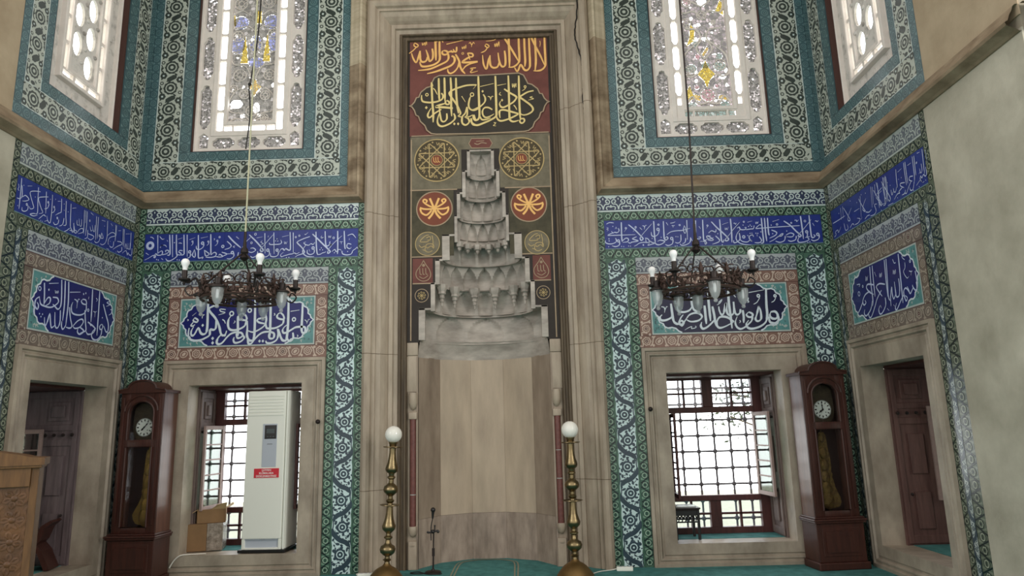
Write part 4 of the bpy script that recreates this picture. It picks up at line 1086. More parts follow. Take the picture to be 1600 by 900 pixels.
def frame_trim(W, r, z1, op):
    """marble surround of a lower opening: mouldings at the rim, a flat band up to the opening"""
    a, c = r; prof = FRAME
    o0, o1, q0, q1 = op
    out = [(a, 0.0), (c, 0.0), (c, z1), (a, z1)]; inn = [(o0, q0), (o1, q0), (o1, q1), (o0, q1)]
    def ex(b):
        n = 4; k = [Vector((a + .125, .125)), Vector((c - .125, .125)), Vector((c - .125, z1 - .125)), Vector((a + .125, z1 - .125))]
        vs = [W(p.x, p.y, .042) for p in k] + [W(p[0], p[1], .042) for p in inn] + [W(p[0], p[1], -.2) for p in inn]
        b.add(vs, [(i, (i + 1) % 4, 4 + (i + 1) % 4, 4 + i) for i in range(4)] + [(4 + i, 4 + (i + 1) % 4, 8 + (i + 1) % 4, 8 + i) for i in range(4)])
    return trim(W, [out], FRAME[:10], 'marble_frame', True, ex)
tb_l = frame_trim(BACK, (-3.635, -1.79), 2.343, (-3.33, -2.05, .235, 2.06)); tb_r = frame_trim(BACK, (1.79, 3.635), 2.343, (2.05, 3.33, .235, 2.06))
frame_trim(RIGHT, (0.2, 1.82), 2.343, (0.43, 1.62, .235, 2.04)); frame_trim(LEFT, (-1.82, -0.2), 2.343, (-1.62, -.43, .235, 2.04))
for s, pt, x in ((-1, tb_l, -1.86), (1, tb_r, 1.86)):
    b = MB(); c = Vector((x + (0.02 if s < 0 else -0.02), -.045, 1.62 if s < 0 else 1.66)); b.tube([c, c + Vector((0, -.03, 0))], .012, 8); b.ball(c + Vector((0, -.05, 0)), .026, 12); b.build('iron_knob', 'iron', pt)
# ------------------------------------------------------------------ writing
def letters(name, key, W, m, parent, h=0.0135, scale=1.0, nib=0.35):
    p = Pat(W, h); ly = 2.0
    for line in LETTERS[key].strip().split('\n'):
        ly += 0.12; hd, *pt = line.split(); k = hd[0]; wd = float(hd.lstrip('do')) / 1000 * scale; pt = [[int(x) / 1000 for x in q.split(',')] for q in pt]
        if k == 'd':
            for u, v in pt: p.P([(u - wd * .5, v), (u, v - wd * .62), (u + wd * .5, v), (u, v + wd * .62)], 0, ly)
        elif k == 'o':
            for u, v, r in pt: p.ribbon([(u + r * .95 * math.cos(i * pi / 5), v + r * 1.05 * math.sin(i * pi / 5)) for i in range(10)], wd, 0, ly, closed=True, sm=2)
        else: p.ribbon(pt, wd, 0, ly, (.75, .45), closed=len(pt) > 3 and pt[0] == pt[-1] and False, sm=4, nib=nib)
    return p.build(name, m, parent)
OUT = [(.79, 1.0), (.815, .965), (.835, .905), (.862, .885), (.893, .895), (.915, .865), (.925, .80), (.950, .765), (.958, .70), (.957, .645), (.975, .60), (.978, .555), (.998, .5)]
OUT = OUT + [(u, 1 - v) for u, v in OUT[:-1][::-1]]
OUTL = [(1 - u, v) for u, v in OUT[::-1]]
def cartouche(name_key, W, r, label, ground, lm, tilt=0):
    u0, u1, v0, v1 = r; c = W((u0 + u1) / 2, v0, 0)
    t = thing('calligraphy_plaque', label, 'tile panel', c)
    p = Pat(W, .0125); slab(p, u0, v0, u1, v1, 0, .0025); e = .016
    a0, a1, b0, b1 = u0 + e, u1 - e, v0 + e, v1 - e; rg = random.Random(len(label))
    p.P([(a0, b0), (a1, b0), (a1, b1), (a0, b1)], 1, 1)
    for q in range(150):   # curling stems in the turquoise corners
        x = rg.uniform(.012, .2); y = rg.uniform(.02, .98); x = x if q % 2 else 1 - x; an = rg.uniform(0, 6.28); l = .030
        px, py = a0 + x * (a1 - a0), b0 + y * (b1 - b0); px = min(max(px, a0 + .035), a1 - .035); py = min(max(py, b0 + .035), b1 - .035)
        p.ribbon([(px, py), (px + l * .6 * math.cos(an), py + l * .6 * math.sin(an)), (px + l * .5 * math.cos(an + 1.3), py + l * .9 * math.sin(an + 1.3))], .008, 0 if q % 3 else 3, 2)
    p.build('tile_ground', ['pale', 'aqua', ground, 'teal'], t)
    m = MB(); p = Pat(W, .0125)
    mp = lambda u, v: (a0 + u * (a1 - a0), b0 + v * (b1 - b0))
    pts = [mp(u, v) for u, v in OUT] + [mp(u, v) for u, v in [(1 - a, b) for a, b in OUT[::-1]]]
    p.P(pts[::-1], 0, 3)
    for oo in (OUT, OUTL): p.ribbon([mp(u, v) for u, v in oo], .016, 1, 4, sm=0)
    p.build('blue_medallion', [ground, 'letter_w'], t)
    letters('lettering', name_key, W, lm, t, .0160)
cartouche('no_birth', BACK, (-3.503, -1.93, 2.493, 3.062), 'blue cartouche panel over the left window of the mihrab wall, behind the left chandelier', 'deep', 'letter_w')
cartouche('say_he_is', BACK, (1.93, 3.503, 2.493, 3.062), 'dark ink-blue cartouche panel over the right window of the mihrab wall, behind the right chandelier', 'ink', 'letter_w')
cartouche('equal', LEFT, (-1.705, -0.35, 2.493, 3.062), 'blue cartouche panel over the window in the left side wall', 'deep', 'letter')
cartouche('bismillah', RIGHT, (0.35, 1.705, 2.493, 3.062), 'blue cartouche panel over the window in the right side wall', 'deep', 'letter')
def band(key, W, r, label):
    u0, u1, v0, v1 = r; t = thing('calligraphy_frieze', label, 'tile panel', W((u0 + u1) / 2, v0, 0))
    p = Pat(W, .0125); slab(p, u0, v0, u1, v1, 0, .0025); n = 8
    for i in range(1, n): u = u0 + (u1 - u0) * i / n; p.P([(u - .0015, v0), (u + .0015, v0), (u + .0015, v1), (u - .0015, v1)], 1, 1)
    p.P([(u0, v0), (u1, v0), (u1, v0 + .010), (u0, v0 + .010)], 2, 1)
    p.build('tile_ground', ['cobalt', 'deep', 'teal_lt'], t); letters('lettering', key, W, 'letter', t, .0140, 1.15)
band('throne_left', BACK, (-3.985, -1.448, 3.508, 3.856), 'long blue band of white script left of the mihrab, with a round flower')
band('throne_right', BACK, (1.448, 3.98, 3.508, 3.856), 'long blue band of white script right of the mihrab, above the right chandelier')
band('sincerity', LEFT, (-2.025, -0.115, 3.508, 3.856), 'blue band of white script running along the left side wall')
band('throne_opening', RIGHT, (0.115, 2.025, 3.508, 3.856), 'blue band of white script running along the right side wall')

# ------------------------------------------------------------------ the mihrab
mih = thing('mihrab', 'tall grey marble mihrab with stalactite hood between the two tiled bays', 'mihrab', (0, 0, 0))
b = MB()
for q in ((-1.05, 1.05, .86, .95), (-1.06, -1.0, .138, .86), (1.0, 1.06, .138, .86)): b.box(q[0], q[1], q[2], q[3], 0, 6.6)
b.box(-1.0, 1.0, .138, .86, 6.5, 6.6); b.build('backing', 'shell', mih)  # unseen box added behind the niche to stop outside light leaking in
b = MB()
MP = [(0, 0), (0, .05), (.012, .08), (.04, .105), (.075, .108), (.105, .085), (.118, .05), (.125, .045), (.148, .045), (.152, .025), (.165, .015), (.20, -.005), (.24, -.045), (.268, -.085), (.275, -.088), (.282, -.07), (.325, -.075), (.335, -.105), (.38, -.125)]
# the path runs up the right, across and down the left, so that "left" is the inside
b.sweep([(1.375, 0.0), (1.375, 6.82), (-1.375, 6.82), (-1.375, 0.0)], MP, BACK, 0)
b.sweep([(1.375, 6.82), (-1.375, 6.82)], [(0, 0), (-.02, .10), (-.06, .12), (-.09, .05), (-.3, .05), (-.33, .12), (-1.2, .12)], BACK, 0)
b.build('marble_surround', 'marble', mih)
b = MB()
b.sweep([(.995, 0.0), (.995, 6.44), (-.995, 6.44), (-.995, 0.0)], [(0, -.13), (.012, -.10), (.03, -.10), (.042, -.135), (.065, -.135), (.075, -.115), (.092, -.115), (.102, -.16), (.13, -.165)], BACK, 0)
b.build('stained_inner_frame', 'frame_dark', mih)
for zj in (.86, 2.36, 4.02, 5.28):
    for s_ in (-1, 1):
        jb = MB(); pr_ = [(o, h + .0015) for o, h in MP]; zz_ = zj + (.06 if s_ > 0 else 0); v_ = []
        for o, h in pr_: v_ += [BACK(s_ * (1.375 - o), zz_, h), BACK(s_ * (1.375 - o), zz_ + .006, h)]
        jb.add(v_, [(2 * i, 2 * i + 2, 2 * i + 3, 2 * i + 1) for i in range(len(pr_) - 1)]); jb.build('stone_joint', 'joint', mih)
# cracked joint running down the surround
q = Pat(BACK, .06); cr = [(1.255, 6.75), (1.245, 6.52), (1.205, 6.28), (1.23, 6.10), (1.275, 5.86), (1.285, 5.62), (1.268, 5.45), (1.275, 5.22), (1.283, 5.05)]
b = MB(); rg = random.Random(3); b.tube([BACK(u + rg.uniform(-.006, .006), v, .075 if u > 1.24 else .05) for u, v in smoothpts(cr, 6)], .0085, 5); b.build('crack', 'black', mih)
PY = .15                                                  # plane of the painted tympanum
TI = [(.160, .13, 4.53, 4.855), (.222, .17, 4.262, 4.592), (.290, .22, 4.0, 4.312), (.322, .27, 3.703, 4.03), (.472, .37, 3.484, 3.788), (.556, .46, 3.193, 3.485), (.610, .52, 2.872, 3.2), (.752, .50, 2.535, 2.896)]
prof = [(.895, 6.45), (-.895, 6.45), (-.895, 2.50)]
left = [(-.80, 2.50), (-.752, 2.50)]
for k in range(7, -1, -1):
    hw, d, z0, z1 = TI[k]; left += [(-hw, left[-1][1]) if k < 7 else (-hw, 2.50), (-hw, z1)]
outl = prof + left; outl += [(-u, v) for u, v in left[::-1]] + [(.895, 2.50)]
o2 = []
for p_ in outl:
    if not o2 or (Vector(p_) - Vector(o2[-1])).length > 1e-5: o2.append(p_)
# the tympanum is cut into plain rectangles round the stepped hood
b = MB(); W = BACK
zz = [TI[0][3]] + [t[3] for t in TI[1:]] + [2.50]
b.box(-.895, .895, TI[0][3], 6.45, -PY - .03, -PY, 0, W)
for k in range(8):
    for s in (-1, 1):
        u0, u1 = ur(W, s, TI[k][0], .895); b.box(u0, u1, zz[k + 1], zz[k], -PY - .03, -PY, 0, W)
b.build('tympanum', 'p_black', mih)
def zone(name, rects, m, line=None, ly=1):
    p = Pat(BACK, -PY + .001)
    for u0, u1, v0, v1 in rects: p.P([(u0, v0), (u1, v0), (u1, v1), (u0, v1)], 0, ly)
    if line:
        for l in line: p.ribbon(l, .014, 1, ly + 1, sm=0, closed=len(l) > 2)
    return p.build(name, [m, 'p_line'], mih)
def both(*r): return [r, (-r[1], -r[0], r[2], r[3])]
zone('red_field', [(-.87, .87, 5.06, 6.40)], 'p_red', [[(-.85, 5.065), (.85, 5.065)]])
zone('khaki_field', [(-.86, .86, 4.87, 5.05)] + both(.235, .86, 4.365, 4.87), 'p_khaki', [[(-.85, 5.02), (-.85, 2.52)], [(.85, 5.02), (.85, 2.52)], [(-.86, 4.36), (-.29, 4.36)], [(.29, 4.36), (.86, 4.36)]])
zone('green_field', [(-.86, -.335, 3.53, 4.35)], 'p_green', [[(-.84, 3.525), (-.48, 3.525)]]); zone('green_field', [(.335, .86, 3.53, 4.35)], 'p_green', [[(.48, 3.525), (.84, 3.525)]])
zone('small_red_panel', [(-.83, -.59, 3.205, 3.505)], 'p_red', [[(-.83, 3.2), (-.59, 3.2)]]); zone('small_red_panel', [(.60, .81, 3.205, 3.505)], 'p_red', [[(.6, 3.2), (.81, 3.2)]])
letters('gold_lettering', 'shahada', BACK, 'gold', mih, -PY + .004, 1.0, .2)
# the pointed dark cartouche
half = [(.0, 5.845), (.50, 5.86), (.56, 5.83), (.595, 5.755), (.61, 5.715), (.66, 5.70), (.73, 5.64), (.755, 5.575), (.785, 5.57), (.81, 5.51), (.845, 5.47), (.875, 5.463), (.84, 5.447), (.81, 5.40), (.79, 5.335), (.76, 5.32), (.735, 5.25), (.68, 5.195), (.655, 5.13), (.60, 5.085), (.54, 5.075), (.0, 5.065)]
p = Pat(BACK, -PY + .002); loop = half + [(-u, v) for u, v in half[::-1][1:-1]]
mb = MB(); mb.prism(loop[::-1], BACK, -PY + .001, -PY + .018, 0); mb.build('dark_cartouche', 'p_dark', mih)
p = Pat(BACK, -PY + .019); p.ribbon(loop, .016, 0, 1, sm=0, closed=True); p.build('cartouche_outline', 'p_line', mih)
letters('gold_lettering', 'zakariya', BACK, 'gold_pale', mih, -PY + .021, 1.0, .2)
# painted roundels
def roundel(c, r, m, name, draw, rim='gold_dull', rw=.014):
    p = Pat(BACK, -PY + .004); p.disc(c, r, 0, 1, 40); p.ribbon([(c[0] + r * math.cos(i * pi / 20), c[1] + r * math.sin(i * pi / 20)) for i in range(40)], rw, 1, 2, closed=True, sm=0)
    draw(p, c, r); p.build(name, [m, rim, 'gold', 'gold_dull', 'p_rust'], mih)
def d_star(p, c, r):
    q = .34 * r; e = .80 * r
    for an in (0, pi / 4):
        ca, sa = math.cos(an), math.sin(an); T = lambda x, y: (c[0] + x * ca - y * sa, c[1] + x * sa + y * ca)
        for sg in (-1, 1): p.ribbon([T(-e, sg * q), T(e, sg * q)], .013, 1, 2, sm=0); p.ribbon([T(sg * q, -e), T(sg * q, e)], .013, 1, 2, sm=0)
    p.disc(c, .26 * r, 4, 3, 16); p.ribbon([(c[0] + .26 * r * math.cos(i * pi / 9), c[1] + .26 * r * math.sin(i * pi / 9)) for i in range(18)], .007, 3, 4, closed=True, sm=0)
    for i in range(3): p.ribbon([(c[0] + (-.15 + .1 * i) * r, c[1] + .14 * r), (c[0] + (-.13 + .1 * i) * r, c[1] - .06 * r), (c[0] + (-.04 + .1 * i) * r, c[1] - .10 * r)], .007, 2, 5)
    for i in range(8):
        an = i * pi / 4 + .2; T = lambda a, d: (c[0] + d * r * math.cos(an + a), c[1] + d * r * math.sin(an + a))
        p.ribbon([T(-.10, .62), T(.06, .70), T(.20, .86), T(.34, .80), T(.30, .66), T(.16, .64)], .009, 1, 2); p.ribbon([T(.40, .66), T(.46, .84), T(.54, .72), T(.60, .86)], .008, 1, 2); p.disc(T(.02, .88), .012, 1, 2, 6)
def d_knot(p, c, r):
    # a mirrored word: crossing broad strokes with looped ends
    T = lambda x, y: (c[0] + x * r, c[1] + y * r)
    for s in (-1, 1):
        p.ribbon([T(s * .26, .62), T(s * .10, .22), T(-s * .02, -.06), T(-s * .14, -.34), T(-s * .34, -.58)], .026, 2, 3)
        p.ribbon([T(0, .06), T(s * .24, .14), T(s * .50, .30), T(s * .64, .46), T(s * .56, .56), T(s * .42, .48), T(s * .48, .36)], .020, 2, 3)
        p.ribbon([T(0, .0), T(s * .3, -.02), T(s * .6, .0), T(s * .82, .08)], .022, 2, 3)
        p.ribbon([T(s * .80, .02), T(s * .72, -.22), T(s * .48, -.36), T(s * .30, -.26), T(s * .16, -.08)], .022, 2, 3)
def d_mono(p, c, r):
    T = lambda x, y: (c[0] + x * r, c[1] + y * r)
    for l in ([(.1, .75), (-.2, .66), (-.62, .22), (-.2, .16), (.1, .2)], [(.38, .7), (.46, .2), (.44, -.3)], [(-.1, .5), (.2, .62), (.24, .34), (0, .3)], [(-.7, -.1), (-.5, -.3), (-.2, -.2), (0, -.36), (.3, -.2), (.5, -.4), (.5, -.1), (.2, .0), (-.1, -.1), (-.2, -.56), (.1, -.72), (.4, -.6)], [(-.4, -.5), (-.1, -.6)]):
        p.ribbon([T(*q) for q in l], .009, 3, 3)
roundel((-.535, 4.74), .272, 'p_olive', 'star_roundel', d_star); roundel((.505, 4.727), .272, 'p_olive', 'star_roundel', d_star)
roundel((-.567, 4.12), .215, 'p_rust', 'red_roundel', d_knot, 'p_line'); roundel((.575, 4.14), .215, 'p_rust', 'red_roundel', d_knot, 'p_line')
roundel((-.652, 3.684), .145, 'p_khaki', 'small_roundel', d_mono, 'gold_dull', .009); roundel((.658, 3.662), .145, 'p_khaki', 'small_roundel', d_mono, 'gold_dull', .009)
def d_star2(p, c, r):
    for i in range(8): an = i * pi / 4; p.ribbon([(c[0], c[1]), (c[0] + .6 * r * math.cos(an), c[1] + .6 * r * math.sin(an)), (c[0] + .5 * r * math.cos(an + .5), c[1] + .5 * r * math.sin(an + .5))], .006, 3, 3)
roundel((-.722, 3.054), .078, 'p_black', 'tiny_roundel', d_star2, 'p_line', .008); roundel((.714, 3.051), .078, 'p_black', 'tiny_roundel', d_star2, 'p_line', .008)
for x in (-.70, .70):   # drop-shaped monograms on the small red panels
    p = Pat(BACK, -PY + .006); T = lambda a, c: (x + a, 3.345 + c)
    p.ribbon([T(0, .135), T(-.03, .08), T(-.085, .0), T(-.08, -.07), T(-.02, -.115), T(.05, -.105), T(.085, -.05), T(.07, .02), T(.03, .08), T(0, .135)], .009, 0, 1)
    for i in range(3): p.ribbon([T(-.045 + .035 * i, .04), T(-.04 + .035 * i, -.03), T(-.02 + .035 * i, -.035)], .009, 0, 1)
    p.ribbon([T(-.05, -.06), T(0, -.085), T(.055, -.05)], .008, 0, 1); p.disc(T(0, .075), .018, 0, 1, 8)
    p.build('drop_monogram', 'p_line', mih)
p = Pat(BACK, -PY + .004); hx = [(-.14, 4.945), (-.105, 5.01), (.115, 5.005), (.15, 4.94), (.115, 4.88), (-.105, 4.885)]
p.P(hx[::-1], 0, 1); p.ribbon(hx, .010, 1, 2, closed=True, sm=0); p.ribbon([(-.07, 4.945), (-.03, 4.93), (.02, 4.95), (.08, 4.94)], .010, 1, 2); p.ribbon([(-.05, 4.97), (.05, 4.975)], .008, 1, 2); p.build('small_red_cartouche', ['p_red', 'p_line'], mih)
# stalactite hood: each tier is a ring of fluted cells leaning out over the one below
def ring(hw, d, z, n, amp=0.0, cells=1, sharp=1.0, zf=None):
    o = []
    for i in range(n + 1):
        th = pi * i / n; k = abs(math.sin(cells * th)); s = 1 - amp * (1 - k ** sharp)
        if i in (0, n): s = 1.0
        o.append(Vector((-hw * s * math.cos(th), PY + d * s * math.sin(th), z)))
    return o
DT = [max((TI[k - 1][1] if k else .0) + .05, TI[k][1] * .82) for k in range(8)]; 
for k, (hw, d, z0, z1) in enumerate(TI):
    cells = (3, 5, 6, 7, 7, 9, 7, 5)[k]; q_ = 14; n = cells * q_; pd = TI[k - 1][1] if k else .03; phw = TI[k - 1][0] if k else .05; hi = hw - .022
    b = MB(); rows = []; ND = 16; rec = (.035, .05, .06, .06, .07, .075, .075, .05)[k]
    for j in range(ND + 1):
        t = j / ND; zt = z0 + (z1 - .02 - z0) * t; base = ring(hi, d + (DT[k] - d) * t ** 1.3, zt, n); row = []
        for i, v in enumerate(base):
            c = min(i // q_, cells - 1); sx_ = ((i - c * q_) / q_) * 2 - 1; aw = .90 * (1.0 if t < .34 else max(0.0, math.cos((t - .34) / .62 * pi / 2)) ** .8 if t < .96 else 0.0)
            if k in (4, 6) and c % 2: aw = .62 * (1.0 if t < .6 else (0.0 if t > .94 else 1 - ((t - .6) / .34) ** 2))
            r_ = rec * math.sqrt(max(0.0, 1 - (sx_ / aw) ** 2)) if aw > .02 and abs(sx_) < aw else 0.0
            r_ *= min(1.0, .35 + t * 1.6) 
            dr = Vector((v.x, v.y - PY, 0)); dr = dr.normalized() if dr.length > 1e-6 else Vector((0, 1, 0)); row.append(v + dr * r_ * (0 if i in (0, n) else 1))
        rows.append(row)
    P = [q for r in rows for q in r]; m_ = n + 1
    b.add(P, [(j * m_ + i, (j + 1) * m_ + i, (j + 1) * m_ + i + 1, j * m_ + i + 1) for j in range(ND) for i in range(n)], 0, True)
    # soffit closing the tier at its top, thick lip at its foot
    c0 = rows[-1]; inner = [Vector((x.x * .35, PY + (x.y - PY) * .30, z1 - .02)) for x in c0] if k == 0 else ring(phw * .99, pd * .98, z1 - .02, n)
    b.add(c0 + inner, [(i, m_ + i, m_ + i + 1, i + 1) for i in range(n)], 0); 
    if k == 0: b.add(inner, [tuple(range(m_))], 0)
    lip = ring(hi, d, z0, n); lip2 = ring(hi, d + .03, z0 - .004, n); lip3 = ring(hi, d, z0 - .022, n)
    b.add([x + Vector((0, .0, 0)) for x in rows[0]] + lip3 + lip2, [(i, i + 1, m_ + i + 1, m_ + i) for i in range(n)] + [(m_ + i, m_ + i + 1, 2 * m_ + i + 1, 2 * m_ + i) for i in range(n)], 0)
    # flat marble jambs in front
    for s in (-1, 1):
        u0, u1 = ur(BACK, s, hw - (.032, .036, .036, .03, .085, .05, .045, .07)[k], hw + .006); b.box(u0, u1, z0 - .01, z1 + .006, -PY - .05, -PY + .008, 0, BACK, .004)
        if k < 7: u0, u1 = ur(BACK, s, (TI[k - 1][0] if k else 0.0), hw + .006); b.box(u0, u1, z1 - .018, z1 + .006, -PY - .05, -PY + .008, 0, BACK, .004)
        else: u0, u1 = ur(BACK, s, TI[6][0], hw + .006); b.box(u0, u1, z1 - .018, z1 + .006, -PY - .05, -PY + .008, 0, BACK, .004)
    b.build('stalactite_tier', 'marble_hood', mih, sharp=28)
def pendants(kk, ths, name, prof):
    hw, d, z0, _ = TI[kk]
    for th in ths:
        c = Vector((-(hw - .03) * math.cos(th), PY + (d - .015) * math.sin(th), z0)); b = MB()
        for i, (r, z) in enumerate(prof): pass
        b.lathe(prof, c, 8 if name == 'spire_pendant' else 6); b.build(name, 'marble_hood', mih, sharp=30)
pendants(5, [R_(x) for x in (18, 46, 76, 104, 134, 162)], 'spire_pendant', [(.001, -.25), (.012, -.245), (.014, -.205), (.024, -.195), (.02, -.16), (.034, -.148), (.03, -.115), (.05, -.10), (.046, -.075), (.068, -.03), (.07, .012), (.001, .012)])
pendants(3, [R_(x) for x in (16, 50, 76, 104, 130, 164)], 'block_pendant', [(.001, -.105), (.022, -.085), (.026, -.06), (.046, -.05), (.05, .012), (.001, .012)])
# smooth conch band, niche facets and dado
FL = [(-.765, PY), (-.765, .20), (-.555, .53), (-.20, .73), (.20, .73), (.555, .53), (.765, .20), (.765, PY)]
def on_poly(an):
    d_ = Vector((-math.cos(an), math.sin(an))); best = None
    for i in range(len(FL) - 1):
        a = Vector(FL[i]) - Vector((0, PY)); c = Vector(FL[i + 1]) - Vector((0, PY)); e = c - a; den = d_.x * e.y - d_.y * e.x
        if abs(den) < 1e-9: continue
        t = (a.x * e.y - a.y * e.x) / den; u = (a.x * d_.y - a.y * d_.x) / den
        if t > 0 and -1e-6 <= u <= 1 + 1e-6 and (best is None or t < best): best = t
    return Vector((d_.x * best, PY + d_.y * best))
b = MB(); n = 64; rows = []
for j in range(6):
    t = j / 5; r = []
    for i in range(n + 1):
        th = pi * min(max(i / n, 1e-4), 1 - 1e-4); q = on_poly(th); e = Vector((-.735 * math.cos(th), PY + .49 * math.sin(th))); k = t ** 1.8; c = q.lerp(e, k); r.append(Vector((c.x, c.y, 2.33 + .215 * t)))
    rows.append(r)
m_ = n + 1; b.add([q for r in rows for q in r], [(j * m_ + i, (j + 1) * m_ + i, (j + 1) * m_ + i + 1, j * m_ + i + 1) for j in range(5) for i in range(n)], 0, True); b.build('conch_band', 'marble_hood', mih)
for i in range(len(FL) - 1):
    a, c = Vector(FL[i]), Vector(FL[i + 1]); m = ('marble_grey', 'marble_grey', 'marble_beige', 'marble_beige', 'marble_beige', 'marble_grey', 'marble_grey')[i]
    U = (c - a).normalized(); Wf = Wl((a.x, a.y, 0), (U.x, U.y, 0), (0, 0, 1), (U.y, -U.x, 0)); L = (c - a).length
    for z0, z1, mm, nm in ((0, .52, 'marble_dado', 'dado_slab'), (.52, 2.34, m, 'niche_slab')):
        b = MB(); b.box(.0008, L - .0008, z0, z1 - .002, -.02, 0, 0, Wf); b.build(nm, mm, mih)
# the flat piers with porphyry colonnettes
for s in (-1, 1):
    b = MB(); u0, u1 = ur(BACK, s, .765, .895)
    b.box(u0, u1, 0, 2.5, -PY - .04, -PY - .012, 0, BACK); b.box(u0, u1, 2.35, 2.5, -PY - .02, -PY + .004, 0, BACK, .01); b.box(u0, u1, 1.93, 2.345, -PY - .02, -PY - .002, 0, BACK, .006)
    c = (s * .822, PY + .004)
    b.lathe([(.045, 1.92), (.05, 1.88), (.05, 1.80), (.046, 1.79), (.04, 1.76), (.02, 1.735), (.001, 1.72)], (c[0], c[1], 0), 16); b.box(*ur(BACK, s, .775, .87), 1.62, 1.70, -PY - .02, -PY + .03, 0, BACK, .01)
    b.lathe([(.001, .46), (.044, .455), (.05, .43), (.045, .40), (.04, .37), (.02, .345), (.001, .34)], (c[0], c[1], 0), 16)
    b.box(*ur(BACK, s, .775, .87), 0, .30, -PY - .02, -PY + .02, 0, BACK, .01); b.box(*ur(BACK, s, .80, .845), .25, .262, -PY, -PY + .03, 0, BACK)
    for x in (.78, .868): b.box(*ur(BACK, s, x - .004, x + .004), .42, 1.62, -PY - .02, -PY + .0, 0, BACK)
    b.build('pier', 'marble', mih)
    b = MB(); b.lathe([(.034, .455), (.034, 1.62)], (c[0], c[1], 0), 20); b.lathe([(.0352, .79 if s < 0 else .93), (.0352, .797 if s < 0 else .937)], (c[0], c[1], 0), 20, 1)
    if s > 0: b.lathe([(.0352, 1.24), (.0352, 1.245)], (c[0], c[1], 0), 20, 1)
    b.build('porphyry_colonnette', ['porphyry', 'pale'], mih)
# ------------------------------------------------------------------ stained-glass windows
wn = 0
def window_root(W, u, v, label=None):
    global wn; wn += 1; t = thing('window_%d' % wn, label, None, W(u, v, 0)); t['kind'] = 'structure'; return t
def plate(b, r, hole, W, h0, h1, mi=0):
    """rectangle with one convex hole, with thickness"""
    u0, u1, v0, v1 = r; cx = sum(p[0] for p in hole) / len(hole); cy = sum(p[1] for p in hole) / len(hole)
    ang = [(math.atan2(p[1] - cy, p[0] - cx), p) for p in hole]; 
    def on_rect(a):
        dx, dy = math.cos(a), math.sin(a); t = 1e9
        if dx > 1e-9: t = min(t, (u1 - cx) / dx)
        if dx < -1e-9: t = min(t, (u0 - cx) / dx)
        if dy > 1e-9: t = min(t, (v1 - cy) / dy)
        if dy < -1e-9: t = min(t, (v0 - cy) / dy)
        return (cx + dx * t, cy + dy * t)
    def on_hole(a):
        d = Vector((math.cos(a), math.sin(a))); n = len(hole)
        for i in range(n):
            p = Vector(hole[i]) - Vector((cx, cy)); e = Vector(hole[(i + 1) % n]) - Vector(hole[i]); den = d.x * e.y - d.y * e.x
            if abs(den) < 1e-12: continue
            t = (p.x * e.y - p.y * e.x) / den; q = (p.x * d.y - p.y * d.x) / den
            if t > 0 and -1e-6 <= q <= 1 + 1e-6: return (cx + d.x * t, cy + d.y * t)
        return hole[0]
    A = sorted([a for a, _ in ang] + [math.atan2(y - cy, x - cx) for x in (u0, u1) for y in (v0, v1)])
    n = len(A); I = [on_hole(a) for a in A]; O = [on_rect(a) for a in A]
    vs = [W(*p, h1) for p in O] + [W(*p, h1) for p in I] + [W(*p, h0) for p in I]
    b.add(vs, [(i, (i + 1) % n, n + (i + 1) % n, n + i) for i in range(n)] + [(n + i, n + (i + 1) % n, 2 * n + (i + 1) % n, 2 * n + i) for i in range(n)], mi)
def lozenge(u0, u1, v0, v1, k, round_=False):
    """long cartouche hole with shaped ends"""
    cx = (u0 + u1) / 2; w = (u1 - u0) / 2
    if v1 - v0 >= u1 - u0:
        return [(u0, v0 + k), (cx - w * .62, v0 + k * .62), (cx - w * .45, v0 + k * .12), (cx, v0), (cx + w * .45, v0 + k * .12), (cx + w * .62, v0 + k * .62), (u1, v0 + k), (u1, v1 - k), (cx + w * .62, v1 - k * .62), (cx + w * .45, v1 - k * .12), (cx, v1), (cx - w * .45, v1 - k * .12), (cx - w * .62, v1 - k * .62), (u0, v1 - k)]
    return [(y, x) for x, y in lozenge(v0, v1, u0, u1, k)]
def convexish(pts): return pts
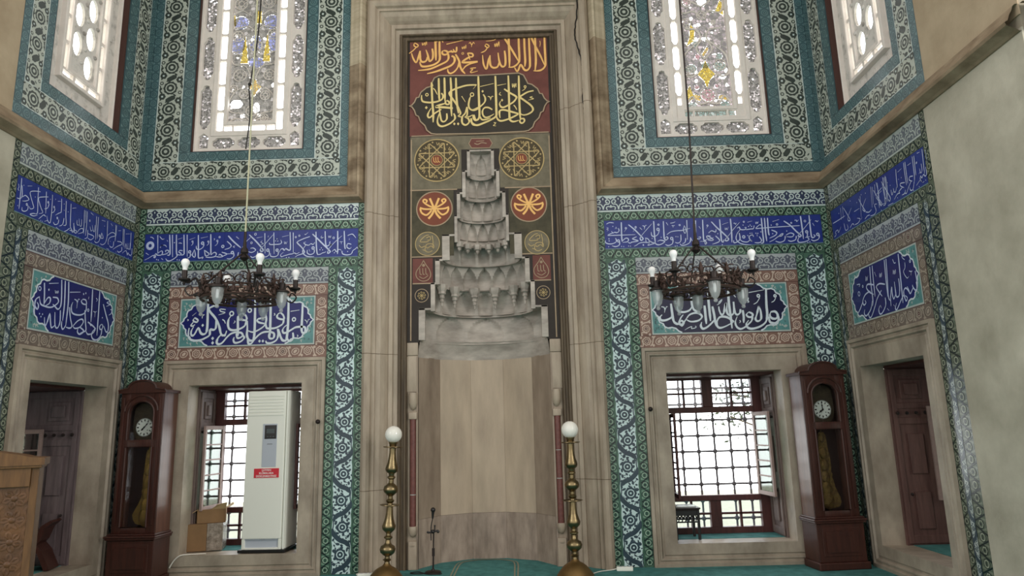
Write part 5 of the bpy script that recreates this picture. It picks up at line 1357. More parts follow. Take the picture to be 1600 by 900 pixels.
def stained(s):
    r = UP_B if s > 0 else mir(UP_B); u0, u1, v0, v1 = r; W = BACK; t = window_root(W, (u0 + u1) / 2, v0)
    right = s > 0
    H0, H1 = -.075, -.035
    b = MB()     # dark reveal round the screen
    for q in ((u0, u0 + .012), (u1 - .012, u1)): b.box(q[0], q[1], v0, v1, -.19, .004, 0, W)
    b.box(u0, u1, v0, v0 + .008, -.19, .004, 0, W); b.build('dark_reveal', 'jamb', t)
    u0 += .012; u1 -= .012; v0 += .008
    f = MB()
    def rectframe(d0, d1, h0=H0, h1=H1 + .012):
        f.box(u0 + d0, u0 + d1, v0 + d0, v1, h0, h1, 0, W, .004); f.box(u1 - d1, u1 - d0, v0 + d0, v1, h0, h1, 0, W, .004); f.box(u0 + d1, u1 - d1, v0 + d0, v0 + d1, h0, h1, 0, W, .004)
    A, Bq, C, D, E_ = .025, .205, .262, .352, .395
    rectframe(0, A); rectframe(Bq, C); rectframe(D, E_)
    # border of long cartouches
    nV = 4; pv = .66; y = v0 + A
    for side in (0, 1):
        x0, x1 = (u0 + A, u0 + Bq) if side == 0 else (u1 - Bq, u1 - A)
        yy = v0 + Bq + .06
        while yy < v1 - .1:
            plate(f, (x0, x1, yy, yy + pv), [(p[0], p[1]) for p in lozenge(x0 + .02, x1 - .02, yy + .035, yy + pv - .035, .085)], W, H0, H1); 
            yy += pv
        # corner cell
        plate(f, (x0, x1, v0 + A, v0 + Bq + .06), [(x0 + .03, v0 + A + .03), (x1 - .03, v0 + A + .03), (x1 - .03, v0 + Bq), (x0 + .09, v0 + Bq + .045), (x0 + .03, v0 + Bq)], W, H0, H1)
    n = 3; xs = [u0 + Bq + (u1 - u0 - 2 * Bq) * i / n for i in range(n + 1)]
    for i in range(n): plate(f, (xs[i], xs[i + 1], v0 + A, v0 + Bq), lozenge(xs[i] + .015, xs[i + 1] - .015, v0 + A + .02, v0 + Bq - .02, .06), W, H0, H1)
    # row of bright panes
    pitch = .345; x = 0
    for side in (0, 1):
        x0, x1 = (u0 + C, u0 + D) if side == 0 else (u1 - D, u1 - C); yy = v0 + C
        while yy < v1 - .1:
            k = .006 if not right else .045; y1 = yy + (pitch if yy > v0 + C + .01 else pitch * .8)
            hole = [(x0 + .006, yy + k + .012), (x0 + .03, yy + .012), (x1 - .03, yy + .012), (x1 - .006, yy + k + .012), (x1 - .006, y1 - k - .012), (x1 - .03, y1 - .012), (x0 + .03, y1 - .012), (x0 + .006, y1 - k - .012)]
            if right and yy < v0 + C + .01: hole = [(x0 + .02, yy + .16), (x1 - .02, yy + .16), (x1 - .02, y1 - .02), (x0 + .02, y1 - .02)]
            plate(f, (x0, x1, yy, y1), hole, W, H0, H1); yy = y1
    n = 2 if not right else 1; a0 = u0 + D; a1 = u1 - D; n = 3
    ww = [a0, a0 + .12, a1 - .12, a1]
    for i in range(3):
        plate(f, (ww[i], ww[i + 1], v0 + C, v0 + D), [(ww[i] + .01, v0 + C + .01), (ww[i + 1] - .01, v0 + C + .01), (ww[i + 1] - .01, v0 + D - .01), (ww[i] + .01, v0 + D - .01)], W, H0, H1)
    f.build('plaster_screen', 'plaster_win', t)
    # glass behind the screen
    def pane(name, rects, m, h=-.085):
        g = MB()
        for q in rects: g.poly([W(q[0], q[2], h), W(q[1], q[2], h), W(q[1], q[3], h), W(q[0], q[3], h)])
        return g.build(name, m, t)
    pane('sparkling_border_glass', [(u0, u0 + Bq + .02, v0, v1), (u1 - Bq - .02, u1, v0, v1), (u0 + Bq + .02, u1 - Bq - .02, v0, v0 + Bq + .02)], 'glass_band')
    pane('clear_border_glass', [(u0 + C - .02, u0 + D + .01, v0 + C - .02, v1), (u1 - D - .01, u1 - C + .02, v0 + C - .02, v1)], 'clear', -.10)
    pane('sill_glass', [(u0 + D + .012, u1 - D - .012, v0 + C - .02, v0 + D + .01)], 'clear' if not right else 'glass_green', -.10)
    c0, c1, d0 = u0 + D, u1 - D, v0 + D; cx = (c0 + c1) / 2; cw = c1 - c0
    cut = []
    # coloured pieces and fine plaster tracery of the middle field
    rg = random.Random(11 + s); Wg = W
    def piece(name, polys, m, h=-.09):
        g = MB(); cut.extend(polys)
        for pl in polys: g.poly([Wg(x, y, h) for x, y in pl])
        return g.build(name, m, t)
    el = lambda x, y, a, c=None, n=14: [(cx + x + a * math.cos(2 * pi * i / n), d0 + y + (c or a) * math.sin(2 * pi * i / n)) for i in range(n)]
    dia = lambda x, y, a, c: [(cx + x - a, d0 + y), (cx + x - a * .3, d0 + y - c * .45), (cx + x, d0 + y - c), (cx + x + a * .3, d0 + y - c * .45), (cx + x + a, d0 + y), (cx + x + a * .3, d0 + y + c * .45), (cx + x, d0 + y + c), (cx + x - a * .3, d0 + y + c * .45)]
    tr = MB()
    def vine_(pts, r=.008, h=-.08): tr.tube([W(cx + a, d0 + c, h) for a, c in smoothpts(pts, 4)], r, 5)
    def ros(x, y, r, k=8):
        tr.tube([W(cx + x + r * math.cos(2 * pi * i / 16), d0 + y + r * math.sin(2 * pi * i / 16), -.08) for i in range(16)], .007, 5, 0, True)
        tr.tube([W(cx + x + r * .45 * math.cos(2 * pi * i / 10), d0 + y + r * .45 * math.sin(2 * pi * i / 10), -.08) for i in range(10)], .006, 5, 0, True)
        for i in range(k): a = 2 * pi * i / k; vine_([(x + r * .5 * math.cos(a), y + r * .5 * math.sin(a)), (x + r * .95 * math.cos(a), y + r * .95 * math.sin(a))], .004)
    hw = cw / 2
    if not right:
        piece('gold_piece', [[(cx + x - .05, d0 + y - .17), (cx + x + .05, d0 + y - .17), (cx + x + .03, d0 + y), (cx + x, d0 + y + .22), (cx + x - .03, d0 + y)] for x, y in ((-.13, 1.02), (.15, 1.04))] + [[(cx - hw + .015, d0 + 1.33), (cx - hw + .07, d0 + 1.38), (cx - hw + .05, d0 + 1.52), (cx - hw + .015, d0 + 1.58)], [(cx + hw - .015, d0 + 1.33), (cx + hw - .015, d0 + 1.58), (cx + hw - .05, d0 + 1.52), (cx + hw - .06, d0 + 1.38)]] + [[(cx + .0, d0 + 1.40), (cx + .07, d0 + 1.40), (cx + .06, d0 + 1.58), (cx + .01, d0 + 1.58)]], 'glass_gold')
        piece('amber_piece', [dia(.02, .52, .09, .13)], 'glass_amber')
        piece('blue_piece', [el(-.22, 1.1, .09, .12), el(.0, 1.12, .075, .12), el(.24, 1.14, .08, .13), el(-.2, 1.42, .1, .09), el(.2, 1.42, .1, .1), el(.02, .86, .1, .07)], 'glass_blue', -.095)
        piece('clear_piece', [el(-.2, .3, .075, .06), el(-.12, .14, .03, .025), el(.05, .24, .04, .07)], 'clear')
        for x, y, r in ((-.22, 1.22, .07), (.01, 1.08, .08), (.23, 1.24, .07), (-.17, .68, .08), (.2, .68, .07), (-.1, .42, .06), (.16, .4, .06), (0, .2, .07), (-.2, 1.68, .08), (.15, 1.7, .09), (.0, 1.95, .08), (-.2, 2.1, .07), (.2, 2.1, .07), (.16, .1, .05), (-.24, .5, .05)): ros(x, y, r)
        for sg in (1, -1): 
            for pts in ([(0, .05), (.12, .16), (.27, .2), (.28, .36), (.16, .5), (.05, .42)], [(.02, .62), (.1, .8), (.26, .84), (.28, 1.0), (.15, .95)], [(.0, 1.28), (.1, 1.36), (.26, 1.34), (.3, 1.5), (.18, 1.58), (.06, 1.5)], [(0, 1.7), (.08, 1.85), (.26, 1.88), (.3, 2.05)], [(.3, .04), (.2, .1), (.06, .08)]): vine_([(sg * a, c) for a, c in pts])
    else:
        piece('gold_piece', [dia(.0, .50, .11, .20)] + [[(cx - .22, d0 + .88), (cx - .11, d0 + .96), (cx - .10, d0 + 1.12), (cx - .15, d0 + 1.2), (cx - .17, d0 + 1.0)], [(cx + .18, d0 + 1.36), (cx + .28, d0 + 1.30), (cx + .28, d0 + 1.46), (cx + .25, d0 + 1.52)], [(cx - .25, d0 + .12), (cx - .17, d0 + .2), (cx - .22, d0 + .36), (cx - .26, d0 + .26)]], 'glass_gold')
        piece('amber_piece', [[(cx + .12, d0 + .16), (cx + .24, d0 + .14), (cx + .22, d0 + .2), (cx + .14, d0 + .22)], [(cx - .2, d0 + .18), (cx - .1, d0 + .14), (cx - .08, d0 + .2), (cx - .16, d0 + .24)], [(cx - .02, d0 + .72), (cx + .06, d0 + .84), (cx + .04, d0 + .88), (cx - .04, d0 + .76)]], 'glass_amber')
        piece('rose_piece', [el(.0, .22, .085), el(-.13, .33, .03), el(.12, .34, .03), el(.0, 1.72, .07), el(-.17, 1.5, .05), el(-.08, .74, .04)], 'glass_rose')
        piece('green_piece', [el(-.18, .58, .07, .06), el(.18, .6, .08, .06), el(.18, .74, .04), el(-.1, .92, .04), el(.0, .62, .05, .04), el(-.2, .08, .06, .05), el(.2, .08, .06, .05)], 'glass_green', -.095)
        piece('clear_piece', [el(.02, 1.5, .06, .07), el(.1, 1.66, .05), el(-.1, 1.68, .04), el(.03, .98, .05, .03), el(.16, 1.36, .02), el(-.1, .98, .04, .025), el(.2, .46, .04, .03)], 'clear')
        for x, y, r in ((0, .22, .10), (-.2, .55, .06), (.18, .62, .07), (.14, 1.2, .03), (-.05, 1.78, .1), (-.18, 1.48, .06), (.2, 1.75, .07), (.0, 1.3, .06), (-.2, 1.2, .06), (-.17, 2.05, .07), (.17, 2.05, .07)): ros(x, y, r)
        for sg in (1, -1):
            for pts in ([(.0, .12), (.12, .1), (.2, .2), (.27, .1)], [(.11, .5), (.2, .46), (.28, .52), (.26, .74), (.14, .88), (.04, .98), (.08, 1.1), (.22, 1.12)], [(.0, .70), (.1, .84), (.02, .96)], [(.02, 1.28), (.1, 1.36), (.24, 1.34), (.28, 1.5), (.2, 1.62), (.16, 1.8)], [(0, 1.42), (.12, 1.5)], [(.05, 1.9), (.2, 1.94), (.28, 2.1)]): vine_([(sg * a, c) for a, c in pts], .012)
    tr.build('plaster_tracery', 'plaster_win', t)
    def inside(x, y, pl):
        c = False; n = len(pl)
        for i in range(n):
            (xa, ya), (xb, yb) = pl[i], pl[(i + 1) % n]
            if (ya > y) != (yb > y) and x < (xb - xa) * (y - ya) / (yb - ya) + xa: c = not c
        return c
    g = MB(); st = .011; nx = int((c1 - c0 - .024) / st); ny = int((v1 - d0 - .012) / st); sx_ = (c1 - c0 - .024) / nx; sy_ = (v1 - d0 - .012) / ny
    bbs = [(min(p[0] for p in pl), max(p[0] for p in pl), min(p[1] for p in pl), max(p[1] for p in pl), pl) for pl in cut]
    for i in range(nx):
        for j in range(ny):
            x = c0 + .012 + (i + .5) * sx_; y = d0 + .012 + (j + .5) * sy_
            if any(a < x < b_ and c_ < y < d_ and inside(x, y, pl) for a, b_, c_, d_, pl in bbs): continue
            g.poly([W(x - sx_ / 2, y - sy_ / 2, -.094), W(x + sx_ / 2, y - sy_ / 2, -.094), W(x + sx_ / 2, y + sy_ / 2, -.094), W(x - sx_ / 2, y + sy_ / 2, -.094)])
    g.build('coloured_glass', 'glass_pink' if right else 'glass_grey', t)
    return t
stained(-1); stained(1)
def pierced(s):
    W = RIGHT if s > 0 else LEFT; r = UP_S if s > 0 else mir(UP_S); u0, u1, v0, v1 = r; t = window_root(W, (u0 + u1) / 2, v0)
    b = MB()
    for q in ((u0, u0 + .014), (u1 - .014, u1)): b.box(q[0], q[1], v0, v1, -.18, .004, 0, W)
    b.box(u0, u1, v0, v0 + .006, -.12, .004, 0, W); b.build('dark_reveal', 'jamb', t); u0 += .014; u1 -= .014; v0 += .006
    f = MB(); H0, H1 = -.12, -.08; A, B_, C, D, E_ = .0, .21, .25, .33, .37
    def fr(d0, d1, h0, h1): f.box(u0 + d0, u0 + d1, v0 + d0, v1, h0, h1, 0, W, .006); f.box(u1 - d1, u1 - d0, v0 + d0, v1, h0, h1, 0, W, .006); f.box(u0 + d1, u1 - d1, v0 + d0, v0 + d1, h0, h1, 0, W, .006)
    fr(B_, C, H0, H1 + .03); fr(D, E_, H0, H1 + .02); fr(0, .02, H0, H1 + .02)
    pv = .5
    for x0, x1 in ((u0 + .02, u0 + B_), (u1 - B_, u1 - .02)):
        yy = v0 + .02
        while yy < v1 - .1: f.box(x0, x1, yy, yy + pv, H0, H1 - .03, 1, W); f.prism(lozenge(x0 + .03, x1 - .03, yy + .05, yy + pv - .05, .08), W, H1 - .031, H1 - .02, 2); yy += pv
    n = 3; L = (u1 - u0 - 2 * B_) / n
    for i in range(n): f.box(u0 + B_ + i * L, u0 + B_ + (i + 1) * L, v0 + .02, v0 + B_, H0, H1 - .03, 1, W); f.prism(lozenge(u0 + B_ + i * L + .03, u0 + B_ + (i + 1) * L - .03, v0 + .05, v0 + B_ - .03, .06), W, H1 - .031, H1 - .02, 2)
    for x0, x1 in ((u0 + C, u0 + D), (u1 - D, u1 - C)):
        yy = v0 + D
        while yy < v1 - .1: plate(f, (x0, x1, yy, yy + .3), [(x0 + .003, yy + .02), (x1 - .003, yy + .02), (x1 - .003, yy + .28), (x0 + .003, yy + .28)], W, H0, H1); yy += .3
        f.box(x0, x1, v0 + C, v0 + C + .02, H0, H1, 0, W)
    n = 3; a0, a1 = u0 + C, u1 - C; L = (a1 - a0) / n
    for i in range(n): plate(f, (a0 + i * L, a0 + (i + 1) * L, v0 + C, v0 + D), [(a0 + i * L + .02, v0 + C + .005), (a0 + (i + 1) * L - .02, v0 + C + .005), (a0 + (i + 1) * L - .02, v0 + D - .005), (a0 + i * L + .02, v0 + D - .005)], W, H0, H1)
    f.build('plaster_screen', ['plaster_win', 'plaster_old', 'plaster_old'], t)
    # middle field: staggered oval holes
    g = MB(); c0, c1, d0 = u0 + E_, u1 - E_, v0 + E_; cw = (c1 - c0) / 2; rg = random.Random(4)
    for col in (0, 1):
        yy = d0 - (.0 if col == (0 if s > 0 else 1) else .17); x0 = c0 + col * cw
        while yy < v1 - .2:
            y0, y1 = max(yy, d0), yy + .34
            if y1 - y0 > .3:
                m_ = ((y0 + y1) / 2); cx = x0 + cw / 2
                plate(g, (x0, x0 + cw, y0, y1), [(cx + cw * .36 * math.cos(i * pi / 8), m_ + .135 * math.sin(i * pi / 8)) for i in range(16)], W, H0, H1 - .01)
                for q in ((x0 + .02, y0), (x0 + cw - .02, y1), (x0 + cw - .02, y0)): g.ball(W(q[0], q[1], H1 - .01), .024, 8)
            else: g.box(x0, x0 + cw, y0, y1, H0, H1 - .01, 0, W)
            yy = y1
    g.build('pierced_plaster', 'plaster_old', t)
    g = MB(); g.poly([W(x, y, H0 - .03) for x, y in ((u0 + .02, v0 + .02), (u1 - .02, v0 + .02), (u1 - .02, v1), (u0 + .02, v1))]); g.build('glass', 'clear', t)
    return t
pierced(-1); pierced(1)

# ------------------------------------------------------------------ lower windows with wooden frames, leaves and iron grilles
def lower(W, r, mirror, side):
    """r = opening; u grows away from the mihrab when mirror is False"""
    u0, u1, v0, v1 = r; t = window_root(W, (u0 + u1) / 2, v0); wd = u1 - u0
    U = (lambda a: u0 + a) if not mirror else (lambda a: u1 - a)      # a = distance from the jamb nearest the mihrab (or the corner)
    D = .64 if side == 'b' else 1.09; k = wd / 1.28
    f = MB(); bx = lambda b, a0, a1, z0, z1, h0, h1, bev=.004: b.box(U(a0 * k), U(a1 * k), v0 + z0, v0 + z1, h0, h1, 0, W, bev)
    HT = v1 - v0
    bx(f, 0, .125, 0, HT, -D - .05, -D + .03); bx(f, 1.135, 1.28, 0, HT, -D - .05, -D + .03); bx(f, .125, 1.135, 1.775, HT, -D - .05, -D + .03)
    bx(f, .125, 1.135, 1.385, 1.455, -D - .05, -D + .05); bx(f, .125, 1.135, .375, .435, -D - .05, -D + .05); bx(f, .125, 1.135, 0, .075, -D - .05, -D + .03)
    bx(f, .545, .67, 1.455, 1.775, -D - .05, -D + .03); bx(f, .545, .67, .075, .375, -D - .05, -D + .03)
    for a0, a1 in ((.125, .545), (.67, 1.135)):
        am = (a0 + a1) / 2 - .004
        for z0, z1 in ((1.455, 1.775), (.075, .375)): bx(f, am - .012, am + .012, z0, z1, -D - .03, -D + .01, .002); zm = (z0 + z1) / 2; bx(f, a0, a1, zm - .012, zm + .012, -D - .03, -D + .01, .002)
    bx(f, .0, 1.28, HT - .035, HT, -D + .03, -.2)
    f.build('frame', 'win_wood', t)
    g = MB()
    for a0, a1 in ((.125, .545), (.67, 1.135)):
        for z0, z1 in ((1.455, 1.775), (.075, .375)): g.box(U(a0 * k), U(a1 * k), v0 + z0, v0 + z1, -D - .012, -D - .008, 0, W)
    g.build('fixed_pane', 'clear', t)
    g = MB(); zs = [.09, .20, .32, .54, .73, .92, 1.11, 1.29, 1.50, 1.66]
    vx = [.10 + .193 * i for i in range(7)]
    for a in vx: g.tube([W(U(a * k), v0 - .0, -D - .09), W(U(a * k), v0 + HT, -D - .09)], .0125, 6)
    zs = [.16, .365, .55, .735, .93, 1.115, 1.30, 1.49, 1.68]
    for z in zs: g.tube([W(u0, v0 + z, -D - .09), W(u1, v0 + z, -D - .09)], .0125, 6)
    for a in vx:
        for z in zs: g.ball(W(U(a * k), v0 + z, -D - .09), .029, 8)
    g.build('iron_grille', 'grille', t)
    # shutters folded against both jambs
    shm = {'b': 'shutter', 'l': 'shutter_side', 'r': 'shutter_brown'}[side]
    for e in (0, 1):
        j = MB(); a = 0 if e == 0 else 1.28; sg = 1 if e == 0 else -1
        fx = lambda a0, a1, z0, z1, h0, h1, bev=.005: j.box(U((a + sg * a0) * k), U((a + sg * a1) * k), v0 + z0, v0 + z1, h0, h1, 0, W, bev)
        fx(0, .030, 0, HT - .035, -D + .03, -.2)
        fx(.030, .044, .02, .10, -D + .04, -.22); fx(.030, .044, 1.20, 1.27, -D + .04, -.22); fx(.030, .044, 1.36, 1.42, -D + .04, -.22); fx(.030, .044, 1.70, 1.77, -D + .04, -.22)
        fx(.030, .048, .02, 1.77, -.27, -.22); fx(.030, .048, .02, 1.77, -D + .04, -D + .09)
        o_ = 0 if side == 'b' else .06; fx(.030, .05, 1.46, 1.66, -.48 - o_, -.32); fx(.05, .07, 1.50, 1.62, -.44 - o_, -.36, .018); fx(.030, .05, .70, 1.1, -.50, -.34); fx(.030, .05, .16, .52, -.50, -.34)
        sh = j.build('shutter', shm, t)
        kn = MB()
        for i in range(4): kn.ball(W(U((a + sg * .062) * k), v0 + 1.315, -.26 - .095 * i), .019, 8)
        kn.ball(W(U((a + sg * .062) * k), v0 + .50, -.30), .016, 8); kn.build('knob', 'iron', sh)
    # two glazed leaves opened into the room; the left-hand and right-hand leaf lie along the jambs
    for e in (0, 1):
        a = .135 if e == 0 else 1.125; sg = 1 if e == 0 else -1; an = R_(6 if side != 'b' else 5); lw = .42 if side == 'b' else .5
        P0 = W(U(a * k), v0, -D + .05); dirn = (W.N * math.cos(an) - (W(U(a + sg), 0, 0) - W(U(a), 0, 0)).normalized() * math.sin(an) * 1.0).normalized()
        if e == 0: dirn = (W.N * math.cos(R_(4)) - (W(U(a + 1), 0, 0) - W(U(a), 0, 0)).normalized() * math.sin(R_(4))).normalized()
        Wc = Wl(P0, dirn, (0, 0, 1), dirn.cross(Vector((0, 0, 1))))
        c = MB(); z0, z1 = .44, 1.38
        for q in ((0, .035), (lw - .035, lw)): c.box(q[0], q[1], z0, z1, -.014, .014, 0, Wc, .003)
        for q in (z0, z1 - .045): c.box(.035, lw - .035, q, q + .045, -.014, .014, 0, Wc, .003)
        for i in range(1, 5): zq = z0 + .045 + (z1 - z0 - .09) * i / 5; c.box(.035, lw - .035, zq - .008, zq + .008, -.01, .01, 0, Wc, .002)
        if side != 'b': c.box(lw / 2 - .008, lw / 2 + .008, z0, z1, -.01, .01, 0, Wc, .002)
        ca = c.build('casement', 'win_wood' if (e == 0) else 'win_wood_lt', t)
        q = MB(); q.box(.035, lw - .035, z0 + .045, z1 - .045, -.003, .003, 0, Wc); q.build('pane', 'clear' if e == 0 else 'pane_reflection', ca)
    # carpeted sill
    q = MB(); q.box(u0 + .001, u1 - .001, v0 - .02, v0 + .006, -D - .1, -.26, 0, W); q.build('sill_carpet', 'carpet', t)
    q = MB(); q.box(u0 + .001, u1 - .001, v0 - .02, v0 + .002, -.27, -.0, 0, W); q.build('stone_sill', 'marble_frame', t)
    return t
lower(BACK, LO_B, False, 'b'); lower(BACK, mir(LO_B), True, 'b'); lower(RIGHT, LO_S, True, 'r'); lower(LEFT, mir(LO_S), False, 'l')
# ------------------------------------------------------------------ longcase clocks (local frame: front at -y)
def arc_door(b, x0, x1, z0, zs, r0, y0, y1, mi=0, n=14):
    """frame piece: a rectangle x0..x1, z0.. with an arch of radius r0 cut from it, top at zs"""
def clock(loc, rotz, label, embossed, hands):
    t = thing('grandfather_clock', label, 'clock', loc, rotz, 'longcase clocks'); YF = -.28; hw = .24
    B = lambda *a, **k: b.box(*a, **k)
    I = Wl((0, 0, 0), (1, 0, 0), (0, 0, 1), (0, -1, 0))
    b = MB(); B(-.275, .275, -.325, 0, 0, .075, bev=.012); B(-.255, .255, -.30, 0, .075, .455, bev=.006)
    B(-.20, .20, -.305, -.29, .13, .41, bev=.01); b.prism([(-.17, .17), (.17, .17), (.17, .37), (.10, .37), (.0, .385), (-.10, .37), (-.17, .37)], I, .30, .316, 0)
    B(-.275, .275, -.325, 0, .455, .475, bev=.006); B(-.285, .285, -.335, 0, .475, .497, bev=.008); B(-.265, .265, -.31, 0, .497, .515, bev=.006)
    b.build('base', 'clock_wood', t, False)
    b = MB(); B(-hw, -hw + .02, -.262, 0, .515, 1.97); B(hw - .02, hw, -.262, 0, .515, 1.97); b.build('side_panel', 'clock_side', t, False)
    b = MB(); B(-hw + .02, hw - .02, -.03, 0, .515, 1.97); b.build('back_board', 'clock_in', t, False)
    # the door: stiles, rails, arched head
    b = MB(); B(-hw, -.135, YF, YF + .03, .515, 1.97, bev=.005); B(.135, hw, YF, YF + .03, .515, 1.97, bev=.005); B(-.135, .135, YF, YF + .03, .515, .575, bev=.004); B(-.135, .135, YF, YF + .03, 1.40, 1.475, bev=.004)
    n = 12; r = .135
    for i in range(n):
        a0 = pi * i / n; a1 = pi * (i + 1) / n; q0 = (r * math.cos(a0), 1.76 + r * .85 * math.sin(a0)); q1 = (r * math.cos(a1), 1.76 + r * .85 * math.sin(a1))
        b.prism([q1, q0, (q0[0], 1.97), (q1[0], 1.97)], I, .25, .28, 0)
    # raised beads round both lights
    b.tube([(x, YF - .004, z) for x, z in [(-.145, 1.475), (-.145, 1.76)] + [(.145 * math.cos(pi - pi * i / 14), 1.76 + .125 * math.sin(pi * i / 14)) for i in range(15)] + [(.145, 1.76), (.145, 1.475)]], .010, 6)
    b.tube([(-.145, YF - .004, .58), (-.145, YF - .004, 1.395), (.145, YF - .004, 1.395), (.145, YF - .004, .58)], .010, 6, closed=True)
    for x in (-.205, .205): B(x - .014, x + .014, YF - .012, YF, .60, 1.92, bev=.005)
    b.tube([(.155 * 1.2 * math.cos(pi - pi * i / 14), YF - .006, 1.78 + .165 * math.sin(pi * i / 14)) for i in range(15)], .012, 6)
    b.build('door', 'clock_wood', t, False)
    # crown with a swelling arch
    b = MB(); out_ = [(-.265, 1.97), (.265, 1.97), (.265, 2.0), (.20, 2.012)] + [(.16 * math.cos(pi * i / 12), 2.02 + .085 * math.sin(pi * i / 12)) for i in range(13)] + [(-.20, 2.012), (-.265, 2.0)]
    b.prism(out_[::-1], I, 0.0, .30, 0); b.tube([(x, -.30, z) for x, z in out_[2:]], .012, 6); b.build('crown', 'clock_wood', t, False)
    # dial
    b = MB(); b.prism([(.135 * math.cos(2 * pi * i / 24), 1.61 + .17 * math.sin(2 * pi * i / 24)) for i in range(24)], I, .195, .20, 0); b.prism([(x, z) for x, z in ((-.13, 1.66), (.13, 1.66), (.12, 1.80), (.06, 1.86), (-.06, 1.86), (-.12, 1.80))], I, .198, .204, 0); b.build('dial_plate', 'dial_plate', t, False)
    q = Pat(I, .206); q.disc((0, 1.605), .098, 0, 1, 36); q.ribbon([(.094 * math.cos(2 * pi * i / 30), 1.605 + .094 * math.sin(2 * pi * i / 30)) for i in range(30)], .004, 1, 2, closed=True, sm=0)
    for h in range(12):
        a = pi / 2 - h * pi / 6; c_, s_ = math.cos(a), math.sin(a); k = .011 if h % 3 else .014
        q.ribbon([(.064 * c_, 1.605 + .064 * s_), (.086 * c_, 1.605 + .086 * s_)], k, 1, 2, sm=0)
    for x, y in ((.035, -.03), (-.035, -.03)): q.disc((x, 1.605 + y), .006, 1, 2, 8)
    q.build('dial', ['dial', 'black'], t, False)
    q = Pat(I, .214); q.sm
    for an, L, wd in hands: a = pi / 2 - R_(an); q.ribbon([(-.012 * math.cos(a), 1.605 - .012 * math.sin(a)), (L * .6 * math.cos(a), 1.605 + L * .6 * math.sin(a)), (L * math.cos(a), 1.605 + L * math.sin(a))], wd, 0, 1, (1, .3), sm=0); q.disc((L * .62 * math.cos(a), 1.605 + L * .62 * math.sin(a)), wd * .9, 0, 2, 8)
    q.disc((0, 1.605), .010, 0, 3, 10); q.build('hands', 'black', t, False)
    # pendulum with a tall embossed shield
    sh = [(.0, 1.37), (.03, 1.365), (.05, 1.33), (.055, 1.28), (.06, 1.20), (.075, 1.10), (.078, 1.0), (.07, .96), (.085, .93), (.075, .90), (.09, .86), (.10, .80), (.125, .74), (.15, .69), (.155, .64), (.13, .60), (.06, .585), (.0, .58)]
    dx = -.012 if embossed else .038
    if embossed: loop = [(dx + x * .92, z) for x, z in sh] + [(dx - x * (.75 if z > .9 else .62), z) for x, z in sh[::-1][1:-1]]
    else: loop = [(dx + x * .62, z) for x, z in sh] + [(dx - x * .62 - (0.05 * max(0, 1 - abs(z - .70) / .16)), z) for x, z in sh[::-1][1:-1]]
    b = MB(); b.prism(loop[::-1], I, .135, .147, 0)
    for z, w_ in ((1.30, .03), (1.15, .045), (1.02, .05), (.90, .05), (.78, .06), (.67, .07)): b.ball((dx, -.147, z), w_, 10, 0, 1.5)
    b.v = [Vector((p.x, -.147 + (p.y + .147) * .35, p.z)) if p.y < -.1475 else p for p in b.v]
    b.tube([(dx, -.14, 1.36), (dx, -.14, 1.47)], .006, 6); b.build('pendulum', 'clock_brass' if embossed else 'clock_gold', t, False)
    b = MB(); B(-.135, .135, -.264, -.262, .575, 1.40); b.prism([(-.134, 1.476), (.134, 1.476), (.134, 1.76)] + [(.134 * math.cos(pi * i / 10), 1.76 + .112 * math.sin(pi * i / 10)) for i in range(1, 10)] + [(-.134, 1.76)], I, .262, .264, 0); b.build('door_glass', 'case_glass', t, False)
    return t
clock((3.62, -.075, 0), R_(6), 'dark brown grandfather clock with an embossed brass pendulum, in the right corner', True, [(-5, .070, .010), (232, .050, .013)])
clock((-3.66, -.070, 0), R_(-4), 'dark brown grandfather clock with a plain yellow pendulum, in the left corner', False, [(42, .070, .010), (222, .045, .013)])

